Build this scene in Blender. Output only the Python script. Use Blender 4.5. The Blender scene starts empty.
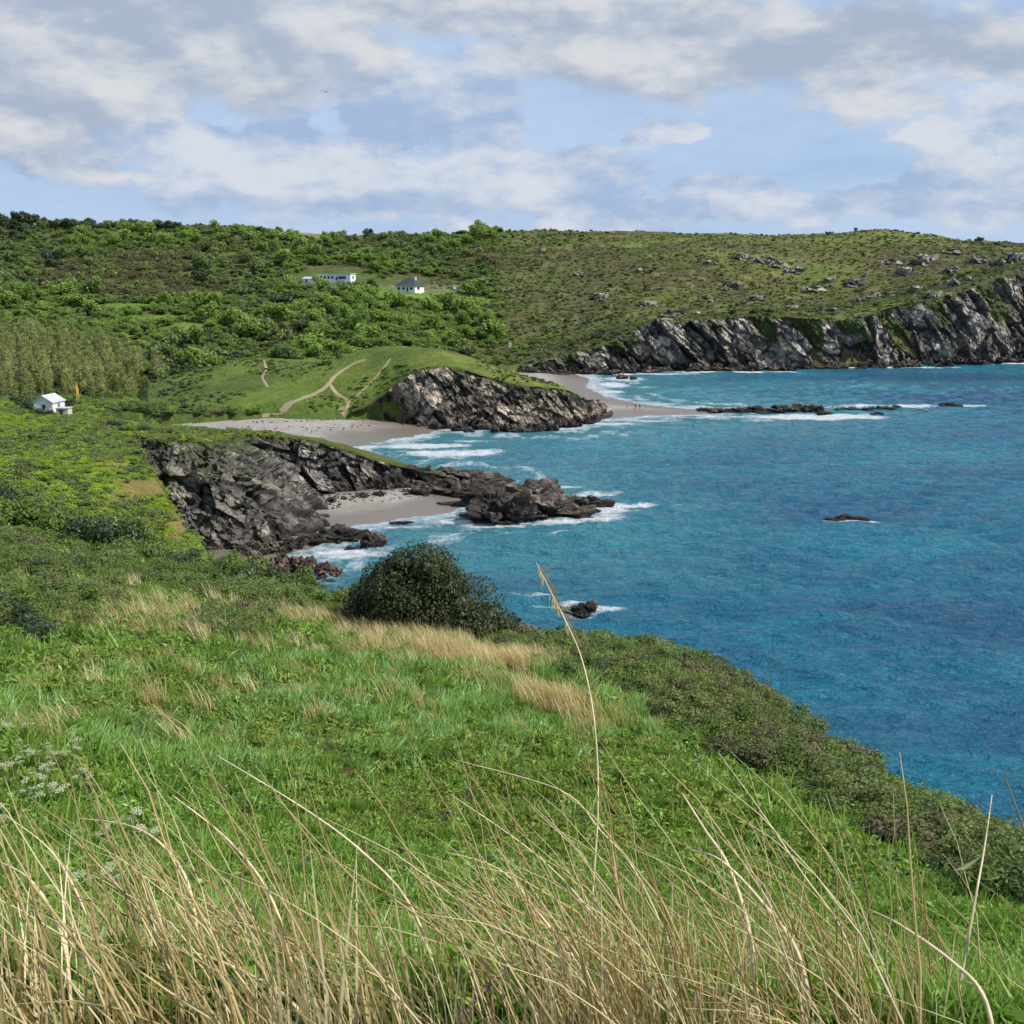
import bpy, math, random
import numpy as np
from mathutils import Vector, Matrix, Euler

R = math.radians
random.seed(7)
rng = np.random.default_rng(11)
scene = bpy.context.scene
COL = scene.collection

# ------------------------------------------------------------------ camera
H = 35.0
F = 1005.0
PITCH = math.atan(232.0 / F)
SP, CP = math.sin(PITCH), math.cos(PITCH)
cam_data = bpy.data.cameras.new("camera")
cam = bpy.data.objects.new("camera", cam_data)
COL.objects.link(cam)
cam.location = (0, 0, H)
cam.rotation_euler = (R(90) - PITCH, 0, 0)
cam_data.sensor_width = 36.0
cam_data.sensor_fit = 'HORIZONTAL'
cam_data.lens = 36.0 * F / 1024.0
cam_data.clip_start = 0.05
cam_data.clip_end = 20000.0
scene.camera = cam

# ------------------------------------------------------------------ light
SUN_AZ, SUN_EL = R(106), R(47)      # azimuth clockwise from +Y (view direction)
world = bpy.data.worlds.new("World")
scene.world = world
world.use_nodes = True
SKY_STRENGTH = 0.11
sun_data = bpy.data.lights.new("sun", 'SUN')
sun_data.energy = 4.6
sun_data.angle = R(0.53)
sun_data.color = (1.0, 0.95, 0.86)
sun = bpy.data.objects.new("sun", sun_data)
COL.objects.link(sun)
sdir = Vector((math.sin(SUN_AZ) * math.cos(SUN_EL), math.cos(SUN_AZ) * math.cos(SUN_EL), math.sin(SUN_EL)))
sun.rotation_euler = sdir.to_track_quat('Z', 'Y').to_euler()
sun.location = (60, -20, 120)
scene.view_settings.view_transform = 'Standard'
scene.view_settings.look = 'None'
scene.view_settings.exposure = 0.18
scene.view_settings.gamma = 1.0
scene.cycles.max_bounces = 6
scene.cycles.diffuse_bounces = 3
scene.cycles.glossy_bounces = 2
scene.cycles.transmission_bounces = 3
scene.cycles.transparent_max_bounces = 4


def P(px, py, d):
    """world point on the ray of photo pixel (px, py) at ground distance y = d"""
    a, b = (px - 512.0), (512.0 - py)
    y = F * CP + b * SP
    z = -F * SP + b * CP
    s = d / y
    return np.array([a * s, d, H + z * s])


def PZ(px, py, z=0.0):
    a, b = (px - 512.0), (512.0 - py)
    y = F * CP + b * SP
    zz = -F * SP + b * CP
    s = (z - H) / zz
    return np.array([a * s, y * s, z])


def PX(px, d):
    """plan x of photo column px at distance d for a point near the horizon"""
    dz = np.interp(d, [0, 4, 12, 22, 31, 45, 68, 75, 140, 200, 270, 400, 500, 600, 720, 880, 1000],
                   [-2, -3.3, -8.1, -11, -13.2, -16.5, -17, -19.5, -23, -24, -26, -27, -16, 0, 32, 55, 60])
    return (px - 512.0) * (d * CP - dz * SP) / F


def project(x, y, z):
    dz = z - H
    dep = np.maximum(y * CP - dz * SP, 0.05)
    up = y * SP + dz * CP
    return 512 + F * x / dep, 512 - F * up / dep


# ------------------------------------------------------------------ world / sky with clouds
def build_world():
    nt = world.node_tree
    nt.nodes.clear()
    N = nt.nodes.new
    L = nt.links.new
    out = N('ShaderNodeOutputWorld')
    bg = N('ShaderNodeBackground')
    bg.inputs['Strength'].default_value = SKY_STRENGTH
    L(bg.outputs[0], out.inputs[0])
    sky = N('ShaderNodeTexSky')
    sky.sky_type = 'NISHITA'
    sky.sun_disc = False
    sky.sun_elevation = SUN_EL
    sky.sun_rotation = SUN_AZ
    sky.air_density = 1.0
    sky.dust_density = 0.6
    sky.ozone_density = 1.5
    tc = N('ShaderNodeTexCoord')
    k = 1.0 / SKY_STRENGTH

    def vmath(op, a, b=None):
        n = N('ShaderNodeVectorMath')
        n.operation = op
        for i, v in enumerate((a, b)):
            if v is None:
                continue
            if isinstance(v, (tuple, list)):
                n.inputs[i].default_value = v
            else:
                L(v, n.inputs[i])
        return n

    def fmath(op, a, b=None, clamp=False):
        n = N('ShaderNodeMath')
        n.operation = op
        n.use_clamp = clamp
        for i, v in enumerate((a, b)):
            if v is None:
                continue
            if isinstance(v, (int, float)):
                n.inputs[i].default_value = v
            else:
                L(v, n.inputs[i])
        return n.outputs[0]

    def mapr(v, a, b, c=0.0, d=1.0):
        n = N('ShaderNodeMapRange')
        n.interpolation_type = 'SMOOTHSTEP'
        L(v, n.inputs['Value'])
        n.inputs['From Min'].default_value = a
        n.inputs['From Max'].default_value = b
        n.inputs['To Min'].default_value = c
        n.inputs['To Max'].default_value = d
        return n.outputs[0]

    def noise(vec, scale, detail, rough, w=0.0):
        n = N('ShaderNodeTexNoise')
        L(vec, n.inputs['Vector'])
        n.inputs['Scale'].default_value = scale
        n.inputs['Detail'].default_value = detail
        n.inputs['Roughness'].default_value = rough
        return n

    def mix(f, a, b):
        n = N('ShaderNodeMix')
        n.data_type = 'RGBA'
        if isinstance(f, float):
            n.inputs[0].default_value = f
        else:
            L(f, n.inputs[0])
        for i, v in ((6, a), (7, b)):
            if isinstance(v, tuple):
                n.inputs[i].default_value = v
            else:
                L(v, n.inputs[i])
        return n.outputs[2]

    d0 = tc.outputs['Generated']
    # domain warp in direction space
    w1 = noise(vmath('MULTIPLY', d0, (1, 1, 1.6)).outputs[0], 9.0, 9.0, 0.62)
    wv = vmath('SUBTRACT', w1.outputs['Color'], (0.5, 0.5, 0.5)).outputs[0]
    warp = vmath('ADD', d0, vmath('MULTIPLY', wv, (0.16, 0.0, 0.10)).outputs[0]).outputs[0]

    def blob(px, py, rx, ry, soft=0.75):
        v = Vector(P(px, py, 1000.0)) - Vector((0, 0, H))
        v.normalize()
        dlt = vmath('SUBTRACT', warp, tuple(v)).outputs[0]
        s = vmath('MULTIPLY', dlt, (F / rx, 0.0, F / ry)).outputs[0]
        ln = N('ShaderNodeVectorMath')
        ln.operation = 'LENGTH'
        L(s, ln.inputs[0])
        return mapr(ln.outputs['Value'], 1.0 + soft * 0.35, 1.0 - soft, 0.0, 1.0)

    def union(lst):
        r = lst[0]
        for b in lst[1:]:
            r = fmath('MAXIMUM', r, b)
        return r


    # billowy cloud noise in a flattened direction space, and the same field sampled a little higher up
    def cn(off, sc, det):
        v = vmath('ADD', d0, off).outputs[0]
        v = vmath('MULTIPLY', v, (1.0, 1.0, 2.1)).outputs[0]
        return noise(v, sc, det, 0.56).outputs['Fac']
    n0 = cn((0, 0, 0), 6.2, 9.0)
    n1 = cn((0.018, 0, 0.024), 6.2, 7.0)
    f0 = cn((0, 0, 0), 26.0, 6.0)
    veil_n = noise(vmath('MULTIPLY', d0, (1.0, 1.0, 4.0)).outputs[0], 3.4, 6.0, 0.6).outputs['Fac']

    big = union([blob(130, 30, 250, 95, 0.9), blob(10, 60, 160, 110, 0.9), blob(250, 60, 90, 65, 0.9), blob(470, -5, 250, 40, 0.9),
                 blob(640, 40, 150, 55, 0.9), blob(830, 60, 260, 48, 0.9), blob(1010, 70, 110, 40, 0.9)])
    midc = union([blob(70, 130, 150, 40, 0.9), blob(250, 150, 170, 36, 0.9), blob(470, 110, 66, 62, 0.8), blob(390, 120, 70, 52, 0.8), blob(330, 185, 190, 36, 0.9),
                  blob(560, 178, 110, 36, 0.9), blob(770, 205, 300, 26, 0.9), blob(965, 190, 60, 36, 0.9), blob(1030, 165, 50, 40, 0.9), blob(990, 128, 70, 20, .9), blob(880, 200, 50, 26, .9), blob(670, 130, 34, 16, .9)])

    def dens(bias, gain, lo, hi):
        t = fmath('ADD', fmath('ADD', n0, fmath('MULTIPLY', fmath('SUBTRACT', f0, 0.5), 0.22)), fmath('MULTIPLY', bias, gain))
        return mapr(t, lo, hi)
    f1 = cn((0.006, 0, 0.009), 26.0, 6.0)
    lit = mapr(fmath('ADD', fmath('SUBTRACT', n0, n1), fmath('MULTIPLY', fmath('SUBTRACT', f0, f1), 0.30)), -0.13, 0.17)

    hs = N('ShaderNodeHueSaturation')
    hs.inputs['Value'].default_value = 0.80
    L(sky.outputs[0], hs.inputs['Color'])
    blue = (0.31 * k, 0.475 * k, 0.76 * k, 1)
    pale = (0.45 * k, 0.57 * k, 0.75 * k, 1)
    c = mix(0.7, hs.outputs[0], blue)
    c = mix(fmath('MULTIPLY', mapr(veil_n, 0.28, 0.62), 0.85), c, pale)
    dm = dens(midc, 0.46, 0.60, 0.73)
    mcol = mix(lit, (0.32 * k, 0.425 * k, 0.61 * k, 1), (0.62 * k, 0.65 * k, 0.70 * k, 1))
    c = mix(fmath('MULTIPLY', dm, 0.88), c, mcol)
    db = dens(big, 0.62, 0.62, 0.92)
    bcol = mix(lit, (0.35 * k, 0.415 * k, 0.52 * k, 1), (0.62 * k, 0.63 * k, 0.65 * k, 1))
    c = mix(fmath('MULTIPLY', db, 0.92), c, bcol)
    L(c, bg.inputs['Color'])


build_world()

# ------------------------------------------------------------------ noise in numpy
def _h(ix, iy, iz, seed):
    h = (ix.astype(np.int64) * 374761393 + iy.astype(np.int64) * 668265263 + iz.astype(np.int64) * 2147483647 + seed * 144269504) & 0xFFFFFFFF
    h = ((h ^ (h >> 13)) * 1274126177) & 0xFFFFFFFF
    h = ((h ^ (h >> 16)) * 2246822519) & 0xFFFFFFFF
    h = h ^ (h >> 15)
    return (h & 0xFFFFFF) / float(0xFFFFFF)


def vnoise2(x, y, seed=0):
    ix, iy = np.floor(x), np.floor(y)
    fx, fy = x - ix, y - iy
    fx = fx * fx * (3 - 2 * fx)
    fy = fy * fy * (3 - 2 * fy)
    z = np.zeros_like(ix)
    a = _h(ix, iy, z, seed)
    b = _h(ix + 1, iy, z, seed)
    c = _h(ix, iy + 1, z, seed)
    d = _h(ix + 1, iy + 1, z, seed)
    return (a + (b - a) * fx) * (1 - fy) + (c + (d - c) * fx) * fy


def fbm2(x, y, octv=4, seed=0, gain=0.5):
    s, a, t = 0.0, 1.0, 0.0
    for i in range(octv):
        s = s + a * vnoise2(x * 1.0, y * 1.0, seed + i * 17)
        t += a
        a *= gain
        x, y = x * 2.03 + 3.1, y * 2.03 - 1.7
    return s / t


def vnoise3(p, seed=0):
    i = np.floor(p)
    f = p - i
    f = f * f * (3 - 2 * f)
    r = 0.0
    for dx in (0, 1):
        wx = f[:, 0] if dx else 1 - f[:, 0]
        for dy in (0, 1):
            wy = f[:, 1] if dy else 1 - f[:, 1]
            for dz in (0, 1):
                wz = f[:, 2] if dz else 1 - f[:, 2]
                r = r + wx * wy * wz * _h(i[:, 0] + dx, i[:, 1] + dy, i[:, 2] + dz, seed)
    return r


def fbm3(p, octv=4, seed=0, gain=0.5):
    s, a, t = 0.0, 1.0, 0.0
    for i in range(octv):
        s = s + a * vnoise3(p, seed + i * 13)
        t += a
        a *= gain
        p = p * 2.03 + 1.3
    return s / t


def facets(p, seed=0):
    """fractured-rock field: for the nearest cell a tilted plane value, the cell's random number and the edge closeness"""
    i = np.floor(p)
    best = np.full(len(p), 1e9)
    sec = np.full(len(p), 1e9)
    val = np.zeros(len(p))
    rid = np.zeros(len(p))
    for dx in (-1, 0, 1):
        for dy in (-1, 0, 1):
            for dz in (-1, 0, 1):
                cx, cy, cz = i[:, 0] + dx, i[:, 1] + dy, i[:, 2] + dz
                q = np.stack([cx + _h(cx, cy, cz, seed), cy + _h(cx, cy, cz, seed + 1), cz + _h(cx, cy, cz, seed + 2)], 1)
                dl = p - q
                d = (dl * dl).sum(1)
                r = _h(cx, cy, cz, seed + 3)
                g = np.stack([_h(cx, cy, cz, seed + 4) - .5, _h(cx, cy, cz, seed + 5) - .5, _h(cx, cy, cz, seed + 6) - .5], 1)
                v = (r - 0.5) + 1.3 * (g * dl).sum(1)
                m = d < best
                sec = np.where(m, best, np.minimum(sec, d))
                best = np.where(m, d, best)
                val = np.where(m, v, val)
                rid = np.where(m, r, rid)
    return val, rid, np.sqrt(sec) - np.sqrt(best)


def sstep(a, b, x):
    t = np.clip((x - a) / (b - a), 0, 1)
    return t * t * (3 - 2 * t)


# ------------------------------------------------------------------ interpolation helpers
class RBF:
    def __init__(self, pts, smooth=0.0):
        p = np.array(pts, float)
        self.c = p[:, :2]
        self.s = np.abs(self.c).max()
        c = self.c / self.s
        n = len(c)
        d = np.sqrt(((c[:, None] - c[None]) ** 2).sum(2))
        K = self._k(d) + np.eye(n) * smooth
        Q = np.c_[np.ones(n), c]
        A = np.zeros((n + 3, n + 3))
        A[:n, :n] = K
        A[:n, n:] = Q
        A[n:, :n] = Q.T
        self.w = np.linalg.solve(A, np.r_[p[:, 2], 0, 0, 0])

    @staticmethod
    def _k(d):
        return np.where(d > 0, d * d * np.log(np.maximum(d, 1e-9)), 0)

    def __call__(self, x, y):
        sh = x.shape
        q = np.stack([x.ravel(), y.ravel()], 1) / self.s
        out = np.empty(len(q))
        c = self.c / self.s
        n = len(c)
        for a in range(0, len(q), 100000):
            b = q[a:a + 100000]
            d = np.sqrt((b[:, None, 0] - c[None, :, 0]) ** 2 + (b[:, None, 1] - c[None, :, 1]) ** 2)
            out[a:a + 100000] = self._k(d) @ self.w[:n] + self.w[n] + b @ self.w[n + 1:]
        return out.reshape(sh)


def sdist(x, y, poly):
    """signed distance to polygon, positive outside"""
    d2 = np.full(x.shape, 1e18)
    inside = np.zeros(x.shape, bool)
    n = len(poly)
    for i in range(n):
        ax, ay = poly[i]
        bx, by = poly[(i + 1) % n]
        ex, ey = bx - ax, by - ay
        t = np.clip(((x - ax) * ex + (y - ay) * ey) / (ex * ex + ey * ey + 1e-12), 0, 1)
        d2 = np.minimum(d2, (x - ax - t * ex) ** 2 + (y - ay - t * ey) ** 2)
        c = ((ay > y) != (by > y)) & (x < (bx - ax) * (y - ay) / (by - ay + 1e-12) + ax)
        inside ^= c
    d = np.sqrt(d2)
    return np.where(inside, -d, d)


def pdist(x, y, line):
    d2 = np.full(x.shape, 1e18)
    for (ax, ay), (bx, by) in zip(line[:-1], line[1:]):
        ex, ey = bx - ax, by - ay
        t = np.clip(((x - ax) * ex + (y - ay) * ey) / (ex * ex + ey * ey + 1e-12), 0, 1)
        d2 = np.minimum(d2, (x - ax - t * ex) ** 2 + (y - ay - t * ey) ** 2)
    return np.sqrt(d2)


# ------------------------------------------------------------------ the lie of the land
near_ctrl = [(512, 1010, 4.0), (512, 960, 7.2), (512, 900, 11), (512, 830, 16), (512, 750, 23), (512, 690, 31), (512, 655, 40), (512, 645, 45),
             (0, 1010, 4), (0, 940, 8), (0, 850, 13), (0, 760, 19.5), (0, 690, 27), (0, 640, 35), (0, 588, 45), (0, 551, 55), (0, 527, 64),
             (200, 1010, 4), (200, 860, 13), (200, 760, 21.5), (200, 690, 29.5), (200, 640, 38), (200, 602, 47), (200, 575, 58),
             (350, 645, 41), (350, 618, 50), (430, 640, 46),
             (700, 1000, 6), (700, 900, 12.5), (700, 830, 17), (700, 760, 24), (700, 702, 32), (700, 672, 39),
             (770, 716, 33.5), (600, 650, 43),
             (850, 900, 13.5), (850, 832, 19), (850, 778, 26), (1024, 980, 9), (1024, 930, 13), (1024, 890, 17.5), (1024, 876, 19.8)]
NPTS = [P(*c) for c in near_ctrl] + [np.array(v) for v in
        ((0, 0, 33.35), (-3, 0, 33.5), (3, 0, 33.1), (0, 2, 33.0), (-2, 2, 33.1), (2, 2, 32.85), (0, -12, 36), (-14, -6, 36.5), (9, -8, 33), (12, 2, 28.5), (-30, 5, 37), (-45, 30, 33), (-55, 60, 25))]
near_f = RBF(NPTS, 1e-5)
near_poly = [(PX(-300, 72), 72), (PX(0, 68), 68), (PX(100, 65), 65), (PX(200, 60), 60), (PX(350, 51), 51), (PX(430, 48), 48), (PX(600, 44), 44),
             (PX(690, 40), 40), (PX(745, 36.5), 36.5), (PX(775, 33), 33), (PX(800, 29.5), 29.5), (PX(900, 25), 25), (PX(1024, 19.6), 19.6), (PX(1150, 15), 15),
             (11.5, 9), (12, 0), (14, -60), (-120, -60), (-120, 72)]

left_ctrl = [(0, 400, 205), (60, 412, 185), (110, 428, 165), (130, 445, 140), (160, 495, 115), (195, 548, 97), (0, 450, 130), (0, 425, 160), (0, 510, 85),
             (100, 525, 80), (100, 475, 112), (60, 440, 140), (180, 560, 85), (-300, 400, 180), (-300, 470, 90)]
left_f = RBF([P(*c) for c in left_ctrl] + [np.array((-120, 230, 8.0)), np.array((-60, 225, 5.0))], 1e-5)
left_poly = [(PX(-700, 60), 60), (PX(250, 62), 62), (PX(230, 80), 80), (PX(197, 97), 97), (PX(163, 115), 115), (PX(133, 140), 140), (PX(125, 165), 165),
             (PX(110, 190), 190), (PX(60, 215), 215), (-150, 235), (-300, 200)]

E_TOP = [(95, 428, 152), (135, 438, 148), (170, 441, 143), (203, 444, 145), (222, 441, 158), (262, 437, 169), (300, 438, 171), (340, 448, 171),
         (378, 461, 170), (412, 469, 170), (455, 478, 169)]
E_BASE = [(95, 545), (150, 552), (215, 553), (305, 546), (318, 518), (312, 503), (338, 499), (362, 496), (388, 494), (420, 490), (470, 486)]
E_TOP3 = [P(*c) for c in E_TOP]
E_BASE3 = [PZ(a, b, -0.6) for a, b in E_BASE]
E_BACK = [P(455, 474, 178), P(410, 464, 181), P(340, 445, 186), P(270, 436, 190), P(180, 431, 195), P(95, 425, 200)]
cliff_f = RBF(E_TOP3 + E_BACK, 1e-5)
cliff_poly = [tuple(p[:2]) for p in E_TOP3] + [tuple(p[:2]) for p in E_BACK]

M_TOP = [(352, 412, 250), (375, 402, 252), (398, 384, 251), (425, 368, 250), (455, 368, 250), (490, 378, 250), (525, 386, 251), (560, 389, 253), (580, 396, 258), (588, 404, 268), (575, 400, 285)]
M_BASE = [(352, 420), (372, 420), (405, 424), (440, 429), (475, 430), (505, 431), (540, 430), (572, 428), (594, 422), (604, 414), (592, 408)]
M_TOP3 = [P(*c) for c in M_TOP]
M_BASE3 = [PZ(a, b, -0.5) for a, b in M_BASE]
mid_ctrl = [(430, 350, 268), (375, 349, 282), (410, 349, 276), (340, 385, 262), (300, 362, 300), (250, 360, 310), (200, 372, 300), (230, 390, 268), (280, 405, 251), (330, 410, 250), (180, 405, 258),
            (480, 361, 270), (530, 377, 272), (565, 387, 275), (360, 372, 268), (300, 385, 268), (150, 395, 275)]
mid_f = RBF(M_TOP3 + [P(*c) for c in mid_ctrl] + [np.array((PX(430, 300), 300, 11)), np.array((PX(380, 315), 315, 10)), np.array((PX(520, 300), 300, 4)), np.array((PX(300, 340), 340, 6)), np.array((PX(180, 330), 330, 4))], 1e-5)
mid_poly = [tuple(p[:2]) for p in M_TOP3] + [(PX(540, 305), 305), (PX(470, 330), 330), (PX(250, 345), 345), (PX(140, 320), 320), (PX(140, 262), 262), (PX(240, 250), 250)]

C_TOP = [(522, 366, 390), (545, 360, 393), (572, 352, 397), (605, 344, 401), (650, 321, 404), (700, 320, 405), (750, 316, 409), (800, 318, 413), (850, 320, 419),
         (880, 310, 426), (920, 300, 435), (960, 292, 446), (1000, 276, 459), (1040, 264, 470), (1130, 256, 490), (1300, 250, 530)]
C_BASE = [(515, 376), (545, 375.5), (572, 375), (605, 374), (650, 372.5), (700, 372), (750, 371), (800, 370), (850, 368.5), (880, 368), (920, 366.5), (960, 365.5), (1000, 364),
          (1040, 362.5), (1130, 359), (1300, 353)]
C_TOP3 = [P(*c) for c in C_TOP]
C_BASE3 = [PZ(a, b, -0.8) for a, b in C_BASE]
far_ctrl = [(-400, 227, 900), (-100, 227, 900), (60, 227, 900), (250, 231, 900), (400, 238, 900), (512, 232, 880), (640, 236, 770), (800, 237, 740), (880, 231, 720), (960, 240, 715), (1060, 247, 715), (1300, 250, 720),
            (0, 250, 740), (150, 250, 740), (300, 250, 740), (450, 252, 730), (640, 262, 610), (800, 262, 590), (940, 258, 590), (1040, 256, 600),
            (335, 281, 600), (300, 281, 600), (410, 291, 560), (440, 291, 556), (380, 290, 572), (300, 300, 530), (200, 290, 560), (0, 300, 480), (-300, 300, 480), (100, 310, 470), (200, 330, 430),
            (300, 330, 440), (400, 335, 400), (460, 335, 430), (0, 345, 370), (100, 365, 345), (0, 385, 300), (150, 400, 285), (150, 411, 247), (250, 414, 250), (-200, 390, 290),
            (400, 362, 370), (480, 362, 400), (500, 340, 450), (540, 345, 440), (580, 330, 470), (620, 300, 520), (720, 300, 510), (850, 300, 515), (300, 365, 380), (340, 350, 400), (200, 355, 390),
            (950, 275, 530), (480, 300, 540), (540, 280, 590)]
far_f = RBF(C_TOP3 + [P(*c) for c in far_ctrl] + [np.array(v) for v in ((-900, 1500, 70), (0, 1500, 62), (900, 1500, 50), (0, 1150, 66), (500, 1100, 58), (-500, 1150, 78), (-500, 250, 8), (-400, 500, 30), (800, 700, 60))], 2e-5)
far_poly = [tuple(p[:2]) for p in C_TOP3] + [(900, 560), (2500, 900), (2500, 4000), (-2500, 4000), (-2500, 240), (-150, 240), (PX(150, 240), 240), (PX(330, 246), 246), (PX(420, 262), 262), (PX(470, 300), 300), (PX(505, 370), 370)]


def line_px(lst, z=0.0):
    return [tuple(PZ(a, b, z)[:2]) for a, b in lst]


beach_main = line_px([(446, 429), (425, 434), (400, 438), (372, 443), (340, 452), (300, 462), (200, 470), (120, 462), (90, 420), (250, 402), (400, 412)])
beach_far = line_px([(548, 372), (574, 374), (590, 379), (586, 387), (606, 397), (640, 404), (676, 408), (716, 410.5), (718, 413.5), (676, 415), (640, 416.5), (606, 418), (588, 424), (560, 428), (470, 410), (490, 372)])
beach_cove = line_px([(468, 506), (450, 512), (420, 517), (372, 523), (342, 529), (326, 539), (300, 551), (262, 560), (190, 568), (200, 500), (330, 488), (470, 478)])


def land(x, y, full=False):
    x = np.asarray(x, float)
    y = np.asarray(y, float)
    nf = fbm2(x * 0.05, y * 0.05, 4, 3) - 0.5
    nn = fbm2(x * 0.5, y * 0.5, 4, 9) - 0.5
    sd = sdist(x, y, near_poly) + (fbm2(x * 0.18, y * 0.18, 3, 71) - 0.5) * 2.0
    o = np.maximum(sd, 0)
    zn = near_f(x, y) - 1.1 * o - 0.04 * o * o + nn * np.clip(y * 0.03, 0.1, 0.8)
    zn = np.where((y < 90) & (y > -70) & (np.abs(x) < 130), np.maximum(zn, -8), -8)
    sl = sdist(x, y, left_poly)
    zl = left_f(x, y) - 2.6 * np.maximum(sl, 0) + nf * 2.2 + nn * 0.7
    zl = np.where((y < 300) & (x < 20), zl, -8)
    se = sdist(x, y, cliff_poly)
    ze = cliff_f(x, y) + np.minimum(-se, 6) * 0.05 - 4.0 * np.maximum(se + 1.6, 0) + nn * 0.9
    ze = np.where((y < 260) & (y > 110) & (x < 20), ze, -8)
    sm = sdist(x, y, mid_poly)
    zm = mid_f(x, y) - (0.9 + 3.6 * sstep(PX(325, 255), PX(356, 255), x)) * np.maximum(sm + 1.8, 0) + nf * 1.3 + nn * 0.25
    zm = np.where((y < 380) & (y > 220), zm, -8)
    sf = sdist(x, y, far_poly)
    hf = sstep(250, 600, y)
    zf = far_f(x, y) - 4.0 * np.maximum(sf + 3.0, 0) + nf * (1.0 + 4.0 * hf) + nn * 0.8
    beach = np.full(x.shape, -8.0)
    for poly, k, mx in ((beach_main, 0.05, 2.6), (beach_far, 0.06, 1.8), (beach_cove, 0.08, 2.2)):
        s = -sdist(x, y, poly)
        beach = np.maximum(beach, np.clip(s * k, -7, mx) + 0.06 * (fbm2(x * 0.2, y * 0.2, 2, 5) - 0.5))
    stack = np.stack([zn, zl, ze, zm, zf, beach])
    z = np.maximum(stack.max(0), -7.0)
    if full:
        return z, stack.argmax(0)
    return z


# ------------------------------------------------------------------ mesh + tagging helpers
def new_mesh(name, verts, faces, mats=(), smooth=False, midx=None):
    me = bpy.data.meshes.new(name)
    verts = np.asarray(verts, np.float32)
    if isinstance(faces, np.ndarray) and faces.ndim == 2:
        n, k = faces.shape
        me.vertices.add(len(verts))
        me.vertices.foreach_set('co', verts.ravel())
        me.loops.add(n * k)
        me.loops.foreach_set('vertex_index', faces.astype(np.int32).ravel())
        me.polygons.add(n)
        me.polygons.foreach_set('loop_start', np.arange(0, n * k, k, dtype=np.int32))
        me.polygons.foreach_set('loop_total', np.full(n, k, np.int32))
        me.update(calc_edges=True)
    else:
        me.from_pydata([tuple(map(float, v)) for v in verts], [], [tuple(int(i) for i in f) for f in faces])
    for m in mats:
        me.materials.append(m)
    if midx is not None:
        me.polygons.foreach_set('material_index', np.asarray(midx, np.int32))
    me.polygons.foreach_set('use_smooth', np.full(len(me.polygons), bool(smooth)))
    me.update()
    return me


def fattr(me, name, vals, domain='POINT'):
    a = me.attributes.new(name, 'FLOAT', domain)
    a.data.foreach_set('value', np.asarray(vals, np.float32))


def cattr(me, name, rgb):
    a = me.attributes.new(name, 'FLOAT_COLOR', 'POINT')
    c = np.ones((len(rgb), 4), np.float32)
    c[:, :3] = rgb
    a.data.foreach_set('color', c.ravel())


def add(name, me, parent=None, loc=None, rot=None, scale=None):
    o = bpy.data.objects.new(name, me)
    COL.objects.link(o)
    if parent is not None:
        o.parent = parent
    if loc is not None:
        o.location = [float(v) for v in loc]
    if rot is not None:
        o.rotation_euler = rot
    if scale is not None:
        o.scale = scale if isinstance(scale, (tuple, list)) else (scale,) * 3
    return o


def tag(o, label=None, cat=None, group=None, kind=None):
    if label:
        o['label'] = label
    if cat:
        o['category'] = cat
    if group:
        o['group'] = group
    if kind:
        o['kind'] = kind
    return o


def grid_faces(nu, nv):
    """faces of a grid with nu columns and nv rows, vertex index = j*nu+i"""
    i, j = np.meshgrid(np.arange(nu - 1), np.arange(nv - 1))
    a = (j * nu + i).ravel()
    return np.stack([a, a + 1, a + nu + 1, a + nu], 1)


class MB:
    """collects simple shapes into one mesh"""
    def __init__(self):
        self.v, self.f = [], []

    def raw(self, v, f):
        n = len(self.v)
        self.v += [tuple(map(float, q)) for q in v]
        self.f += [tuple(int(i) + n for i in q) for q in f]
        return self

    def box(self, x0, x1, y0, y1, z0, z1):
        v = [(x0, y0, z0), (x1, y0, z0), (x1, y1, z0), (x0, y1, z0), (x0, y0, z1), (x1, y0, z1), (x1, y1, z1), (x0, y1, z1)]
        return self.raw(v, [(3, 2, 1, 0), (4, 5, 6, 7), (0, 1, 5, 4), (1, 2, 6, 5), (2, 3, 7, 6), (3, 0, 4, 7)])

    def tube(self, pts, rad, seg=6):
        pts = [Vector(p) for p in pts]
        rad = rad if isinstance(rad, (list, tuple)) else [rad] * len(pts)
        vs, fs = [], []
        for i, p in enumerate(pts):
            t = (pts[min(i + 1, len(pts) - 1)] - pts[max(i - 1, 0)]).normalized()
            a = t.cross(Vector((0.3, 0.9, 0.13))).normalized()
            b = t.cross(a)
            for k in range(seg):
                q = 2 * math.pi * k / seg
                vs.append(p + (a * math.cos(q) + b * math.sin(q)) * rad[i])
        for i in range(len(pts) - 1):
            for k in range(seg):
                k2 = (k + 1) % seg
                fs.append((i * seg + k, i * seg + k2, (i + 1) * seg + k2, (i + 1) * seg + k))
        fs.append(tuple(range(seg))[::-1])
        fs.append(tuple((len(pts) - 1) * seg + k for k in range(seg)))
        return self.raw(vs, fs)

    def build(self, name, mat, parent=None, loc=None, smooth=False, rot=None):
        return add(name, new_mesh(name, self.v, self.f, [mat], smooth), parent, loc, rot)


def empty(name, loc, rz=0.0):
    o = bpy.data.objects.new(name, None)
    o.empty_display_size = 0.3
    COL.objects.link(o)
    o.location = [float(v) for v in loc]
    o.rotation_euler = (0, 0, rz)
    return o


# ------------------------------------------------------------------ materials
def mat_new(name):
    m = bpy.data.materials.new(name)
    m.use_nodes = True
    nt = m.node_tree
    b = nt.nodes.get('Principled BSDF')
    return m, nt, b


def node(nt, typ, **kw):
    n = nt.nodes.new(typ)
    for k, v in kw.items():
        setattr(n, k, v)
    return n


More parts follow.
